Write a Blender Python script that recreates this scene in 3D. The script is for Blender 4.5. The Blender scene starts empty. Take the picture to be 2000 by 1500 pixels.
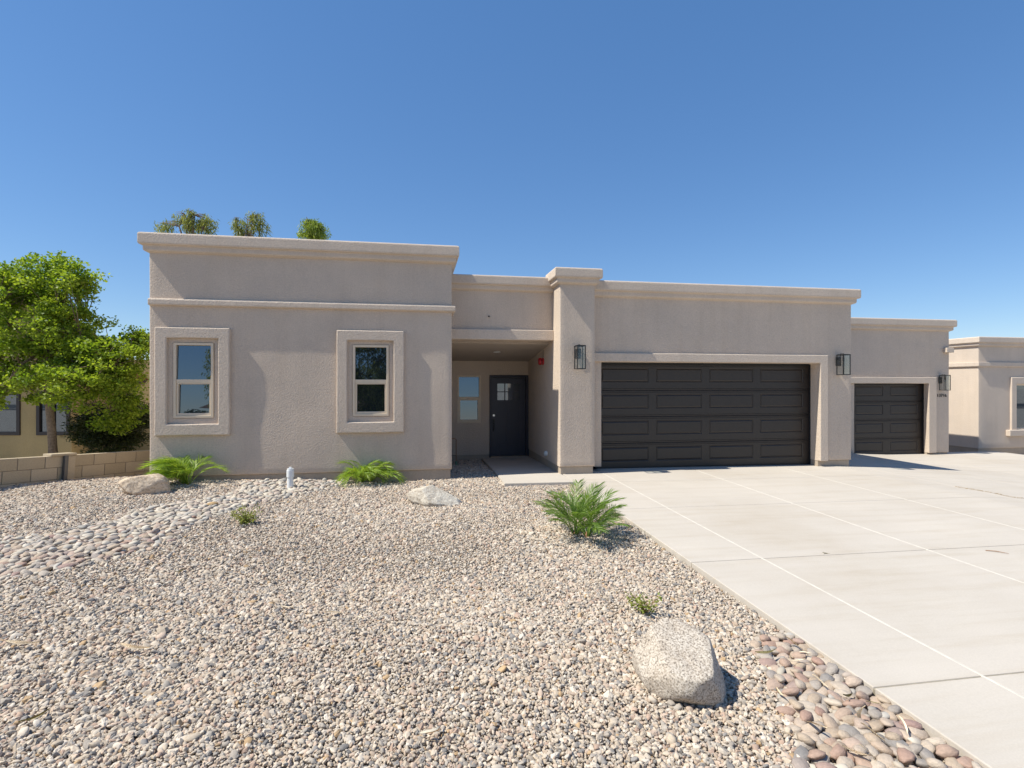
import bpy, bmesh, math, random
import numpy as np
from mathutils import Vector, Matrix, Euler, noise

random.seed(7)
rng = np.random.default_rng(7)
R = math.radians
scene = bpy.context.scene
COL = scene.collection

# ------------------------------------------------------------------ camera
EYE = 1.73
YAW = R(10)
cam_d = bpy.data.cameras.new('camera')
cam = bpy.data.objects.new('camera', cam_d)
COL.objects.link(cam)
cam.location = (0, 0, EYE)
cam.rotation_euler = (R(90), 0, -YAW)
cam_d.sensor_width = 36
cam_d.lens = 36 * 1055 / 2000
cam_d.clip_start = 0.05
cam_d.clip_end = 2000
scene.camera = cam

# ------------------------------------------------------------------ light
SUN_TRAVEL = Vector((0.735, 0.080, -1.0)).normalized()
sun_pos = -SUN_TRAVEL
world = bpy.data.worlds.new('World')
scene.world = world
world.use_nodes = True
wn = world.node_tree
bg = wn.nodes['Background']
sky = wn.nodes.new('ShaderNodeTexSky')
sky.sky_type = 'NISHITA'
sky.sun_disc = False
sky.sun_elevation = math.asin(sun_pos.z)
sky.sun_rotation = math.atan2(sun_pos.x, sun_pos.y)
sky.altitude = 300
sky.air_density = 1.0
sky.dust_density = 0.0
sky.ozone_density = 2.6
hs = wn.nodes.new('ShaderNodeHueSaturation')
hs.inputs['Saturation'].default_value = 1.10
hs.inputs['Hue'].default_value = .501
wn.links.new(sky.outputs[0], hs.inputs['Color'])
mxs = wn.nodes.new('ShaderNodeMix')          # evens the clear desert sky out towards one deep blue
mxs.data_type = 'RGBA'
mxs.inputs[0].default_value = .5
mxs.inputs[7].default_value = (.31, 1.06, 2.65, 1)
wn.links.new(hs.outputs[0], mxs.inputs[6])
wn.links.new(mxs.outputs[2], bg.inputs[0])
bg.inputs[1].default_value = 0.13
sd = bpy.data.lights.new('sun', 'SUN')
sd.energy = 4.6
sd.angle = R(0.5)
sd.color = (1.0, 0.96, 0.85)
sun = bpy.data.objects.new('sun', sd)
COL.objects.link(sun)
sun.location = (-20, -2, 30)
sun.rotation_euler = SUN_TRAVEL.to_track_quat('-Z', 'Y').to_euler()
vs = scene.view_settings
vs.view_transform = 'Standard'
vs.look = 'None'
vs.gamma = 1
vs.use_curve_mapping = False
vs.exposure = 0.50
scene.cycles.max_bounces = 8
scene.cycles.transparent_max_bounces = 12

# ------------------------------------------------------------------ helpers
def ray(x, y):
    u = (x - 1000) / 1055; v = (750 - y) / 1055
    s, c = math.sin(YAW), math.cos(YAW)
    return Vector((s + c * u, c - s * u, v))

def sstep(a, b, x):
    t = min(1, max(0, (x - a) / (b - a)))
    return t * t * (3 - 2 * t)

def z_drive(x, y):
    yy = min(y, 10.3)
    z = -0.018 * (10.3 - yy) - 0.008 * max(0, x - 3)
    z -= 0.058 * max(0, min(x, 13.4) - 9.0)
    return z

def z_gravel(x, y):
    z = -0.018 * (10.3 - min(y, 10.3)) - 0.05
    z += 0.12 * sstep(-0.3, -3.6, x)
    z -= 0.05 * sstep(10.2, 12.8, y)
    if x < -4.6:
        z -= 0.16 * sstep(9.8, 12.5, y)
    z += 0.022 * noise.noise(Vector((x * .7, y * .7, 3.1)))
    # shallow swale that carries the river stones
    for (ax, ay), (bx, by) in zip(SWALE[:-1], SWALE[1:]):
        dx, dy = bx - ax, by - ay
        t = max(0, min(1, ((x - ax) * dx + (y - ay) * dy) / (dx * dx + dy * dy)))
        d = math.hypot(x - ax - t * dx, y - ay - t * dy)
        z -= 0.035 * (1 - sstep(0.1, 0.8, d)) / 2
    return z

SWALE = [(-6.5, 5.6), (-4.6, 6.5), (-3.5, 7.6), (-2.6, 9.2)]

def hit_ground(x, y, fn=None):
    fn = fn or z_gravel
    d = ray(x, y); t = 5.0
    for _ in range(30):
        p = d * t
        t = (EYE - fn(p.x, p.y)) / (-d.z)
    p = d * t
    return Vector((p.x, p.y, fn(p.x, p.y)))

def at_depth(x, y, depth):
    p = ray(x, y) * depth
    return Vector((p.x, p.y, p.z + EYE))

def tag(o, label=None, cat=None, group=None, kind=None):
    if label: o['label'] = label
    if cat: o['category'] = cat
    if group: o['group'] = group
    if kind: o['kind'] = kind
    return o

def empty(name, loc=(0, 0, 0), rz=0):
    o = bpy.data.objects.new(name, None)
    o.empty_display_size = .2
    COL.objects.link(o)
    o.location = loc; o.rotation_euler = (0, 0, rz)
    return o

def link(name, me, mat=None, parent=None, loc=None, rot=None):
    if mat is not None and not me.materials:
        me.materials.append(mat)
    o = bpy.data.objects.new(name, me)
    COL.objects.link(o)
    if parent is not None: o.parent = parent
    if loc is not None: o.location = loc
    if rot is not None: o.rotation_euler = rot
    return o

def bm_obj(name, bm, mat=None, parent=None, loc=None, rot=None, smooth=False):
    me = bpy.data.meshes.new(name)
    bm.normal_update()
    bm.to_mesh(me); bm.free()
    if smooth:
        me.polygons.foreach_set('use_smooth', [True] * len(me.polygons))
    return link(name, me, mat, parent, loc, rot)

def np_mesh(name, verts, faces, k):
    """faces: (n,k) int array"""
    me = bpy.data.meshes.new(name)
    verts = np.asarray(verts, dtype=np.float32); faces = np.asarray(faces, dtype=np.int32)
    me.vertices.add(len(verts)); me.vertices.foreach_set('co', verts.ravel())
    me.loops.add(faces.size); me.loops.foreach_set('vertex_index', faces.ravel())
    me.polygons.add(len(faces))
    me.polygons.foreach_set('loop_start', np.arange(len(faces), dtype=np.int32) * k)
    me.update(calc_edges=True)
    return me

def box(bm, x0, x1, y0, y1, z0, z1, bev=0.0, seg=1):
    r = bmesh.ops.create_cube(bm, size=1)
    vs_ = r['verts']
    for v in vs_:
        v.co = Vector(((x0 + x1) / 2 + v.co.x * (x1 - x0), (y0 + y1) / 2 + v.co.y * (y1 - y0), (z0 + z1) / 2 + v.co.z * (z1 - z0)))
    if bev:
        es = list({e for v in vs_ for e in v.link_edges})
        bmesh.ops.bevel(bm, geom=es, offset=bev, segments=seg, affect='EDGES', profile=.5)

def box_obj(name, b, mat, parent, bev=0.0, seg=1):
    bm = bmesh.new(); box(bm, *b, bev=bev, seg=seg)
    return bm_obj(name, bm, mat, parent)

def cyl(bm, p0, p1, r0, r1=None, n=12, caps=True):
    r1 = r0 if r1 is None else r1
    p0, p1 = Vector(p0), Vector(p1)
    d = p1 - p0
    m = Matrix.Translation((p0 + p1) / 2) @ d.to_track_quat('Z', 'Y').to_matrix().to_4x4()
    bmesh.ops.create_cone(bm, cap_ends=caps, segments=n, radius1=r0, radius2=r1, depth=d.length, matrix=m)

def tube_path(bm, pts, radii, n=8):
    """continuous tapered tube"""
    rings = []
    for i, p in enumerate(pts):
        a = pts[max(0, i - 1)]; b = pts[min(len(pts) - 1, i + 1)]
        q = (Vector(b) - Vector(a)).to_track_quat('Z', 'Y')
        ring = []
        for k in range(n):
            an = 2 * math.pi * k / n
            ring.append(bm.verts.new(Vector(p) + q @ Vector((math.cos(an), math.sin(an), 0)) * radii[i]))
        rings.append(ring)
    for a, b in zip(rings[:-1], rings[1:]):
        for k in range(n):
            bm.faces.new((a[k], a[(k + 1) % n], b[(k + 1) % n], b[k]))
    bm.faces.new(rings[-1])
    bm.faces.new(list(reversed(rings[0])))

def sweep(name, path, profile, mat, parent, closed_prof=True, bev=0):
    """profile [(out, z)], path [(x,y)], outward = right-hand normal (dy,-dx)"""
    bm = bmesh.new()
    n = len(path)
    offs = []
    for i in range(n):
        ns = []
        if i > 0:
            d = Vector(path[i]) - Vector(path[i - 1]); d.normalize(); ns.append(Vector((d.y, -d.x)))
        if i < n - 1:
            d = Vector(path[i + 1]) - Vector(path[i]); d.normalize(); ns.append(Vector((d.y, -d.x)))
        if len(ns) == 1: offs.append(ns[0])
        else:
            m = ns[0] + ns[1]
            offs.append(m / (m.dot(ns[0])))
    rings = [[bm.verts.new((path[i][0] + offs[i].x * o, path[i][1] + offs[i].y * o, z)) for o, z in profile] for i in range(n)]
    k = len(profile)
    for a, b in zip(rings[:-1], rings[1:]):
        # subdivide long runs so that the edge can waver like hand-floated stucco
        for j in range(k):
            bm.faces.new((a[j], b[j], b[(j + 1) % k], a[(j + 1) % k]))
    bm.faces.new(rings[0]); bm.faces.new(list(reversed(rings[-1])))
    bmesh.ops.recalc_face_normals(bm, faces=bm.faces)
    es = [e for e in bm.edges if e.is_manifold and e.calc_face_angle(0) > 0.4]
    bmesh.ops.bevel(bm, geom=es, offset=0.012, segments=2, affect='EDGES', profile=.5, clamp_overlap=True)
    o = bm_obj(name, bm, mat, parent)
    return o

def wall_y(name, x0, x1, z0, z1, Y, mat, parent, holes=(), ret=(0, 0, 0, 0), amp=0.0, step=0.09, seed=0.0, bev=0.018, wob=0.0):
    """wall facing -Y. holes (x0,x1,z0,z1,depth). ret = depths of left,right,top,bottom returns"""
    def brk(a, b, extra):
        pts = sorted({a, b, *[e for e in extra if a < e < b]})
        out = []
        for p, q in zip(pts[:-1], pts[1:]):
            n = max(1, int(round((q - p) / step)))
            out += [p + (q - p) * i / n for i in range(n)]
        return out + [b]
    xs = brk(x0, x1, [h[0] for h in holes] + [h[1] for h in holes])
    zs = brk(z0, z1, [h[2] for h in holes] + [h[3] for h in holes])
    bm = bmesh.new()
    V = {}
    def v(i, j):
        if (i, j) not in V:
            x, z = xs[i], zs[j]
            dy = amp * (noise.noise(Vector((x * .9 + seed, z * .9, seed))) + .5 * noise.noise(Vector((x * 2.3 + seed, z * 2.1, 5 + seed))))
            V[(i, j)] = bm.verts.new((x + wob * noise.noise(Vector((0, z * 3, seed))) * (1 if i in (0, len(xs) - 1) else 0), Y + dy, z))
        return V[(i, j)]
    for i in range(len(xs) - 1):
        for j in range(len(zs) - 1):
            cx, cz = (xs[i] + xs[i + 1]) / 2, (zs[j] + zs[j + 1]) / 2
            if any(h[0] < cx < h[1] and h[2] < cz < h[3] for h in holes): continue
            bm.faces.new((v(i, j), v(i + 1, j), v(i + 1, j + 1), v(i, j + 1)))
    def ext(pairs, depth):
        es = [e for e in bm.edges if len(e.link_faces) == 1 and all(p(e.verts[0].co) and p(e.verts[1].co) for p in pairs)]
        r = bmesh.ops.extrude_edge_only(bm, edges=es)
        for vv in [g for g in r['geom'] if isinstance(g, bmesh.types.BMVert)]:
            vv.co.y = Y + depth
    eps = 1e-4
    for h in holes:
        es = [e for e in bm.edges if len(e.link_faces) == 1 and all(h[0] - eps <= q.co.x <= h[1] + eps and h[2] - eps <= q.co.z <= h[3] + eps for q in e.verts)
              and not all(abs(q.co.z - z0) < eps for q in e.verts)]
        r = bmesh.ops.extrude_edge_only(bm, edges=es)
        for vv in [g for g in r['geom'] if isinstance(g, bmesh.types.BMVert)]:
            vv.co.y = Y + h[4]
    for idx, depth in enumerate(ret):
        if not depth: continue
        if idx == 0: es = [e for e in bm.edges if len(e.link_faces) == 1 and all(abs(q.co.x - x0) < .02 and q.co.y < Y + .03 for q in e.verts)]
        if idx == 1: es = [e for e in bm.edges if len(e.link_faces) == 1 and all(abs(q.co.x - x1) < .02 and q.co.y < Y + .03 for q in e.verts)]
        if idx == 2: es = [e for e in bm.edges if len(e.link_faces) == 1 and all(abs(q.co.z - z1) < eps and q.co.y < Y + .03 for q in e.verts)]
        if idx == 3: es = [e for e in bm.edges if len(e.link_faces) == 1 and all(abs(q.co.z - z0) < eps and q.co.y < Y + .03 for q in e.verts)]
        if not es: continue
        r = bmesh.ops.extrude_edge_only(bm, edges=es)
        for vv in [g for g in r['geom'] if isinstance(g, bmesh.types.BMVert)]:
            vv.co.y = Y + depth
    bmesh.ops.recalc_face_normals(bm, faces=bm.faces)
    f0 = min(bm.faces, key=lambda f: f.calc_center_median().y)
    f0.normal_update()
    if f0.normal.y > 0: bmesh.ops.reverse_faces(bm, faces=bm.faces)
    bm.normal_update()
    es = [e for e in bm.edges if e.is_manifold and e.calc_face_angle(0) > 1.0]
    if bev and es:
        bmesh.ops.bevel(bm, geom=es, offset=bev, segments=3, affect='EDGES', profile=.5, clamp_overlap=True)
    o = bm_obj(name, bm, mat, parent)
    me = o.data
    me.polygons.foreach_set('use_smooth', [True] * len(me.polygons))
    me.set_sharp_from_angle(angle=R(40))
    return o

def ring_prism(name, outer, inner, y0, y1, mat, parent, amp=0.004, seed=0., bev=0.02):
    """rectangular picture-frame facing -Y. outer/inner = (x0,x1,z0,z1)"""
    bm = bmesh.new()
    (a, b, c, d), (e, f, g, h) = outer, inner
    def q(x, z, y): return bm.verts.new((x + amp * noise.noise(Vector((x * 4 + seed, z * 4, y))), y, z + amp * noise.noise(Vector((x * 4, z * 4 + seed, y + 9)))))
    N = 6
    def loop(r, y):
        a, b, c, d = r
        pts = [(a + (b - a) * i / N, c) for i in range(N)] + [(b, c + (d - c) * i / N) for i in range(N)] + \
              [(b - (b - a) * i / N, d) for i in range(N)] + [(a, d - (d - c) * i / N) for i in range(N)]
        return [q(x, z, y) for x, z in pts]
    of, inf, ob, ib = loop(outer, y0), loop(inner, y0), loop(outer, y1), loop(inner, y1)
    n = len(of)
    for i in range(n):
        j = (i + 1) % n
        bm.faces.new((of[i], of[j], inf[j], inf[i]))
        bm.faces.new((of[j], of[i], ob[i], ob[j]))
        bm.faces.new((inf[i], inf[j], ib[j], ib[i]))
        bm.faces.new((ob[i], ib[i], ib[j], ob[j]))
    bmesh.ops.recalc_face_normals(bm, faces=bm.faces)
    if bev:
        es = [e for e in bm.edges if e.calc_face_angle(0) > .6 and min(v.co.y for v in e.verts) < (y0 + y1) / 2]
        bmesh.ops.bevel(bm, geom=es, offset=bev, segments=3, affect='EDGES', profile=.5, clamp_overlap=True)
    o = bm_obj(name, bm, mat, parent)
    o.data.polygons.foreach_set('use_smooth', [True] * len(o.data.polygons))
    for pg in o.data.polygons:
        if max(abs(c) for c in pg.normal) > .992: pg.use_smooth = False
    return o

# ------------------------------------------------------------------ materials
def mat_new(name):
    m = bpy.data.materials.new(name); m.use_nodes = True
    nt = m.node_tree
    return m, nt, nt.nodes['Principled BSDF']

def N(nt, t, **kw):
    n = nt.nodes.new(t)
    for k, v in kw.items():
        if k.startswith('i_'): n.inputs[k[2:].replace('_', ' ')].default_value = v
        else: setattr(n, k, v)
    return n

def ramp(nt, fac, stops):
    r = nt.nodes.new('ShaderNodeValToRGB')
    el = r.color_ramp.elements
    while len(el) < len(stops): el.new(0.5)
    for e, (p, c) in zip(el, stops):
        e.position = p; e.color = (*c, 1)
    nt.links.new(fac, r.inputs[0])
    return r.outputs[0]

def simple(name, col, rough=.6, metal=0, spec=.5, noise_amt=0.0, scale=20, bump=0.0, bscale=200, ior=None):
    m, nt, b = mat_new(name)
    b.inputs['Base Color'].default_value = (*col, 1)
    b.inputs['Roughness'].default_value = rough
    b.inputs['Metallic'].default_value = metal
    b.inputs['Specular IOR Level'].default_value = spec
    if ior: b.inputs['IOR'].default_value = ior
    pos = N(nt, 'ShaderNodeNewGeometry').outputs['Position']
    if noise_amt:
        t = N(nt, 'ShaderNodeTexNoise', i_Scale=scale, i_Detail=5.0)
        nt.links.new(pos, t.inputs['Vector'])
        c = ramp(nt, t.outputs[0], [(.3, tuple(x * (1 - noise_amt) for x in col)), (.7, tuple(min(1, x * (1 + noise_amt)) for x in col))])
        nt.links.new(c, b.inputs['Base Color'])
    if bump:
        t = N(nt, 'ShaderNodeTexNoise', i_Scale=bscale, i_Detail=4.0)
        nt.links.new(pos, t.inputs['Vector'])
        bp = N(nt, 'ShaderNodeBump', i_Strength=.6, i_Distance=bump)
        nt.links.new(t.outputs[0], bp.inputs['Height'])
        nt.links.new(bp.outputs[0], b.inputs['Normal'])
    return m

def stucco(name, col, rough_bump=0.003, var=.07):
    m, nt, b = mat_new(name)
    b.inputs['Roughness'].default_value = .93
    b.inputs['Specular IOR Level'].default_value = .15
    pos = N(nt, 'ShaderNodeNewGeometry').outputs['Position']
    big = N(nt, 'ShaderNodeTexNoise', i_Scale=.9, i_Detail=6.0, i_Roughness=.62)
    nt.links.new(pos, big.inputs['Vector'])
    fine = N(nt, 'ShaderNodeTexNoise', i_Scale=45.0, i_Detail=5.0, i_Roughness=.7)
    nt.links.new(pos, fine.inputs['Vector'])
    c1 = ramp(nt, big.outputs[0], [(.32, tuple(x * (1 - var) for x in col)), (.68, (col[0] * (1 + var), col[1] * (1 + var * .85), col[2] * (1 + var * .6)))])
    c2 = ramp(nt, fine.outputs[0], [(.3, (.86, .86, .86)), (.7, (1.06, 1.06, 1.06))])
    mx = N(nt, 'ShaderNodeMix', data_type='RGBA', blend_type='MULTIPLY')
    mx.inputs[0].default_value = 1
    nt.links.new(c1, mx.inputs[6]); nt.links.new(c2, mx.inputs[7])
    # faint rain streaks running down the face
    mp = N(nt, 'ShaderNodeMapping'); mp.inputs['Scale'].default_value = (5.5, 5.5, .35)
    nt.links.new(pos, mp.inputs[0])
    sk = N(nt, 'ShaderNodeTexNoise', i_Scale=1.0, i_Detail=5.0, i_Roughness=.6)
    nt.links.new(mp.outputs[0], sk.inputs['Vector'])
    c3 = ramp(nt, sk.outputs[0], [(.36, (.972, .965, .955)), (.5, (1, 1, 1)), (.72, (1.01, 1.01, 1.01))])
    mz = N(nt, 'ShaderNodeMix', data_type='RGBA', blend_type='MULTIPLY'); mz.inputs[0].default_value = 1
    nt.links.new(mx.outputs[2], mz.inputs[6]); nt.links.new(c3, mz.inputs[7])
    nt.links.new(mz.outputs[2], b.inputs['Base Color'])
    # troweled dash texture: lumps with finer grit
    v = N(nt, 'ShaderNodeTexNoise', i_Scale=38.0, i_Detail=3.0, i_Roughness=.55)
    nt.links.new(pos, v.inputs['Vector'])
    g = N(nt, 'ShaderNodeTexNoise', i_Scale=160.0, i_Detail=2.0)
    nt.links.new(pos, g.inputs['Vector'])
    ad = N(nt, 'ShaderNodeMath', operation='MULTIPLY_ADD')
    nt.links.new(g.outputs[0], ad.inputs[0]); ad.inputs[1].default_value = .25
    nt.links.new(v.outputs[0], ad.inputs[2])
    bp = N(nt, 'ShaderNodeBump', i_Strength=.8, i_Distance=rough_bump)
    nt.links.new(ad.outputs[0], bp.inputs['Height'])
    nt.links.new(bp.outputs[0], b.inputs['Normal'])
    return m

M = {}
M['stucco'] = stucco('taupe_stucco', (0.595, 0.492, 0.402), .012)
M['stucco_trim'] = stucco('trim_stucco', (0.615, 0.512, 0.42), .012, .05)
M['found'] = stucco('foundation_concrete', (0.42, 0.35, 0.28), .002, .14)
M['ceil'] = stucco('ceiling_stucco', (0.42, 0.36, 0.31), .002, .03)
M['vinyl'] = simple('almond_vinyl', (0.68, 0.56, 0.42), .45)
M['glass'] = simple('window_glass', (0.012, 0.016, 0.02), .015, ior=2.5)
M['glass'].node_tree.nodes['Principled BSDF'].inputs['Specular Tint'].default_value = (.74, .86, 1.0, 1)
M['bronze'] = simple('bronze_door_paint', (0.027, 0.020, 0.016), .42, noise_amt=.06, scale=8, bump=.0004, bscale=300)
M['entry'] = simple('slate_door_paint', (0.042, 0.044, 0.062), .45, noise_amt=.05, scale=6)
M['entry_frame'] = simple('slate_frame_paint', (0.03, 0.03, 0.045), .5)
M['rubber'] = simple('rubber', (0.012, 0.012, 0.013), .7)
M['black_metal'] = simple('black_metal', (0.012, 0.013, 0.014), .4)
M['steel'] = simple('brushed_steel', (0.6, 0.6, 0.6), .3, metal=1)
M['pvc'] = simple('white_pvc', (0.75, 0.76, 0.76), .35)
M['copper'] = simple('copper_pipe', (0.32, 0.18, 0.10), .5, metal=.5)
M['verdigris'] = simple('green_valve', (0.10, 0.22, 0.16), .5)
M['red'] = simple('red_plastic', (0.50, 0.012, 0.02), .4)
M['white'] = simple('white_paint', (0.75, 0.74, 0.72), .5)
M['lens'] = simple('lamp_diffuser', (0.8, 0.8, 0.78), .3)
M['roof'] = simple('roof_coating', (0.6, 0.58, 0.55), .8)
M['galv'] = simple('grey_metal_post', (0.12, 0.115, 0.11), .5, metal=.3)
M['bark'] = simple('grey_brown_bark', (0.20, 0.145, 0.10), .9, noise_amt=.35, scale=25, bump=.01, bscale=40)
M['bark_dark'] = simple('dark_bark', (0.09, 0.065, 0.045), .9, noise_amt=.3, scale=30)
M['yellow'] = stucco('ochre_stucco', (0.40, 0.31, 0.165), .003, .1)
M['brown_frame'] = simple('dark_brown_frame', (0.03, 0.022, 0.02), .5)
M['tile'] = simple('clay_tile', (0.30, 0.075, 0.045), .75, noise_amt=.35, scale=6)
M['fascia'] = simple('fascia_board', (0.05, 0.03, 0.022), .6)
M['asphalt'] = simple('asphalt', (0.05, 0.05, 0.05), .9, noise_amt=.2, scale=30, bump=.003, bscale=150)
M['curtain'] = simple('curtain_cloth', (0.5, 0.5, 0.5), .9)

def m_clear_glass():
    m, nt, b = mat_new('lantern_glass')
    out = nt.nodes['Material Output']
    nt.nodes.remove(b)
    tr = N(nt, 'ShaderNodeBsdfTransparent'); tr.inputs[0].default_value = (.93, .95, .95, 1)
    gl = N(nt, 'ShaderNodeBsdfGlossy'); gl.inputs['Roughness'].default_value = .03
    fr = N(nt, 'ShaderNodeLayerWeight', i_Blend=.15)
    mul = N(nt, 'ShaderNodeMath', operation='MULTIPLY_ADD'); mul.inputs[1].default_value = .35; mul.inputs[2].default_value = .04
    nt.links.new(fr.outputs['Facing'], mul.inputs[0])
    mx = N(nt, 'ShaderNodeMixShader')
    nt.links.new(mul.outputs[0], mx.inputs[0]); nt.links.new(tr.outputs[0], mx.inputs[1]); nt.links.new(gl.outputs[0], mx.inputs[2])
    nt.links.new(mx.outputs[0], out.inputs[0])
    return m
M['clear'] = m_clear_glass()

def m_concrete(name, col):
    m, nt, b = mat_new(name)
    b.inputs['Roughness'].default_value = .85
    b.inputs['Specular IOR Level'].default_value = .25
    pos = N(nt, 'ShaderNodeNewGeometry').outputs['Position']
    a = N(nt, 'ShaderNodeTexNoise', i_Scale=.55, i_Detail=7.0, i_Roughness=.6)
    nt.links.new(pos, a.inputs['Vector'])
    mp = N(nt, 'ShaderNodeMapping'); mp.inputs['Scale'].default_value = (.5, 5, 1)
    nt.links.new(pos, mp.inputs[0])
    st = N(nt, 'ShaderNodeTexNoise', i_Scale=1.3, i_Detail=6.0, i_Roughness=.65)
    nt.links.new(mp.outputs[0], st.inputs['Vector'])
    f = N(nt, 'ShaderNodeTexNoise', i_Scale=90.0, i_Detail=4.0)
    nt.links.new(pos, f.inputs['Vector'])
    c1 = ramp(nt, a.outputs[0], [(.3, tuple(x * y for x, y in zip(col, (.93, .91, .88)))), (.5, col), (.72, tuple(x * 1.07 for x in col))])
    c2 = ramp(nt, st.outputs[0], [(.3, (.94, .92, .89)), (.5, (1, 1, 1)), (.75, (1.03, 1.03, 1.04))])
    c3 = ramp(nt, f.outputs[0], [(.3, (.95, .95, .95)), (.7, (1.03, 1.03, 1.03))])
    m1 = N(nt, 'ShaderNodeMix', data_type='RGBA', blend_type='MULTIPLY'); m1.inputs[0].default_value = 1
    m2 = N(nt, 'ShaderNodeMix', data_type='RGBA', blend_type='MULTIPLY'); m2.inputs[0].default_value = 1
    nt.links.new(c1, m1.inputs[6]); nt.links.new(c2, m1.inputs[7])
    nt.links.new(m1.outputs[2], m2.inputs[6]); nt.links.new(c3, m2.inputs[7])
    nt.links.new(m2.outputs[2], b.inputs['Base Color'])
    # broom finish
    mp2 = N(nt, 'ShaderNodeMapping'); mp2.inputs['Scale'].default_value = (3, 260, 3)
    nt.links.new(pos, mp2.inputs[0])
    br = N(nt, 'ShaderNodeTexNoise', i_Scale=1.0, i_Detail=2.0)
    nt.links.new(mp2.outputs[0], br.inputs['Vector'])
    bp = N(nt, 'ShaderNodeBump', i_Strength=.5, i_Distance=.001)
    nt.links.new(br.outputs[0], bp.inputs['Height'])
    nt.links.new(bp.outputs[0], b.inputs['Normal'])
    return m
M['concrete'] = m_concrete('driveway_concrete', (0.505, 0.452, 0.39))
M['joint'] = simple('pale_joint_filler', (0.56, 0.52, 0.455), .9, noise_amt=.1, scale=15)
M['joint_tan'] = simple('tan_joint', (0.30, 0.26, 0.20), .9, noise_amt=.2, scale=15)
M['walk'] = m_concrete('walkway_concrete', (0.50, 0.45, 0.39))

def m_ground():
    m, nt, b = mat_new('gravel_ground')
    b.inputs['Roughness'].default_value = .95
    b.inputs['Specular IOR Level'].default_value = .1
    pos = N(nt, 'ShaderNodeNewGeometry').outputs['Position']
    v = N(nt, 'ShaderNodeTexVoronoi', i_Scale=45.0)
    nt.links.new(pos, v.inputs['Vector'])
    sep = N(nt, 'ShaderNodeSeparateColor'); nt.links.new(v.outputs['Color'], sep.inputs[0])
    c = ramp(nt, sep.outputs[0], [(0, (.22, .19, .16)), (.3, (.42, .36, .29)), (.6, (.5, .44, .37)), (1, (.60, .54, .47))])
    nt.links.new(c, b.inputs['Base Color'])
    bp = N(nt, 'ShaderNodeBump', i_Strength=1.0, i_Distance=.012, invert=True)
    nt.links.new(v.outputs['Distance'], bp.inputs['Height'])
    nt.links.new(bp.outputs[0], b.inputs['Normal'])
    return m
M['ground'] = m_ground()

def m_gravel():
    m, nt, b = mat_new('gravel_stone')
    b.inputs['Roughness'].default_value = .85
    b.inputs['Specular IOR Level'].default_value = .25
    a = N(nt, 'ShaderNodeAttribute', attribute_type='INSTANCER', attribute_name='tint')
    t = N(nt, 'ShaderNodeTexCoord')
    n_ = N(nt, 'ShaderNodeTexNoise', i_Scale=3.0, i_Detail=4.0)
    nt.links.new(t.outputs['Object'], n_.inputs['Vector'])
    c = ramp(nt, n_.outputs[0], [(.3, (.84, .83, .82)), (.7, (1.08, 1.07, 1.05))])
    mx = N(nt, 'ShaderNodeMix', data_type='RGBA', blend_type='MULTIPLY'); mx.inputs[0].default_value = 1
    nt.links.new(a.outputs['Color'], mx.inputs[6]); nt.links.new(c, mx.inputs[7])
    nt.links.new(mx.outputs[2], b.inputs['Base Color'])
    return m
M['gravel'] = m_gravel()

def m_cobble():
    m, nt, b = mat_new('river_cobble')
    b.inputs['Roughness'].default_value = .65
    b.inputs['Specular IOR Level'].default_value = .3
    a = N(nt, 'ShaderNodeObjectInfo')
    c = ramp(nt, a.outputs['Random'], [(0, (.38, .30, .225)), (.16, (.45, .365, .28)), (.28, (.36, .235, .185)), (.4, (.46, .385, .31)),
                                       (.52, (.24, .225, .215)), (.62, (.48, .40, .32)), (.74, (.33, .215, .185)), (.84, (.33, .295, .265)), (1, (.53, .45, .36))])
    t = N(nt, 'ShaderNodeTexCoord')
    n_ = N(nt, 'ShaderNodeTexNoise', i_Scale=2.2, i_Detail=7.0, i_Roughness=.65)
    nt.links.new(t.outputs['Object'], n_.inputs['Vector'])
    c2 = ramp(nt, n_.outputs[0], [(.3, (.80, .79, .78)), (.7, (1.15, 1.12, 1.1))])
    mx = N(nt, 'ShaderNodeMix', data_type='RGBA', blend_type='MULTIPLY'); mx.inputs[0].default_value = 1
    nt.links.new(c, mx.inputs[6]); nt.links.new(c2, mx.inputs[7])
    nt.links.new(mx.outputs[2], b.inputs['Base Color'])
    bp = N(nt, 'ShaderNodeBump', i_Strength=.3, i_Distance=.05)
    nt.links.new(n_.outputs[0], bp.inputs['Height'])
    nt.links.new(bp.outputs[0], b.inputs['Normal'])
    return m
M['cobble'] = m_cobble()

def m_attr(name, rough=.7):
    m, nt, b = mat_new(name)
    b.inputs['Roughness'].default_value = rough
    a = N(nt, 'ShaderNodeAttribute', attribute_name='tint')
    nt.links.new(a.outputs['Color'], b.inputs['Base Color'])
    return m
M['cobble_attr'] = m_attr('river_cobble_far')

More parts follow.
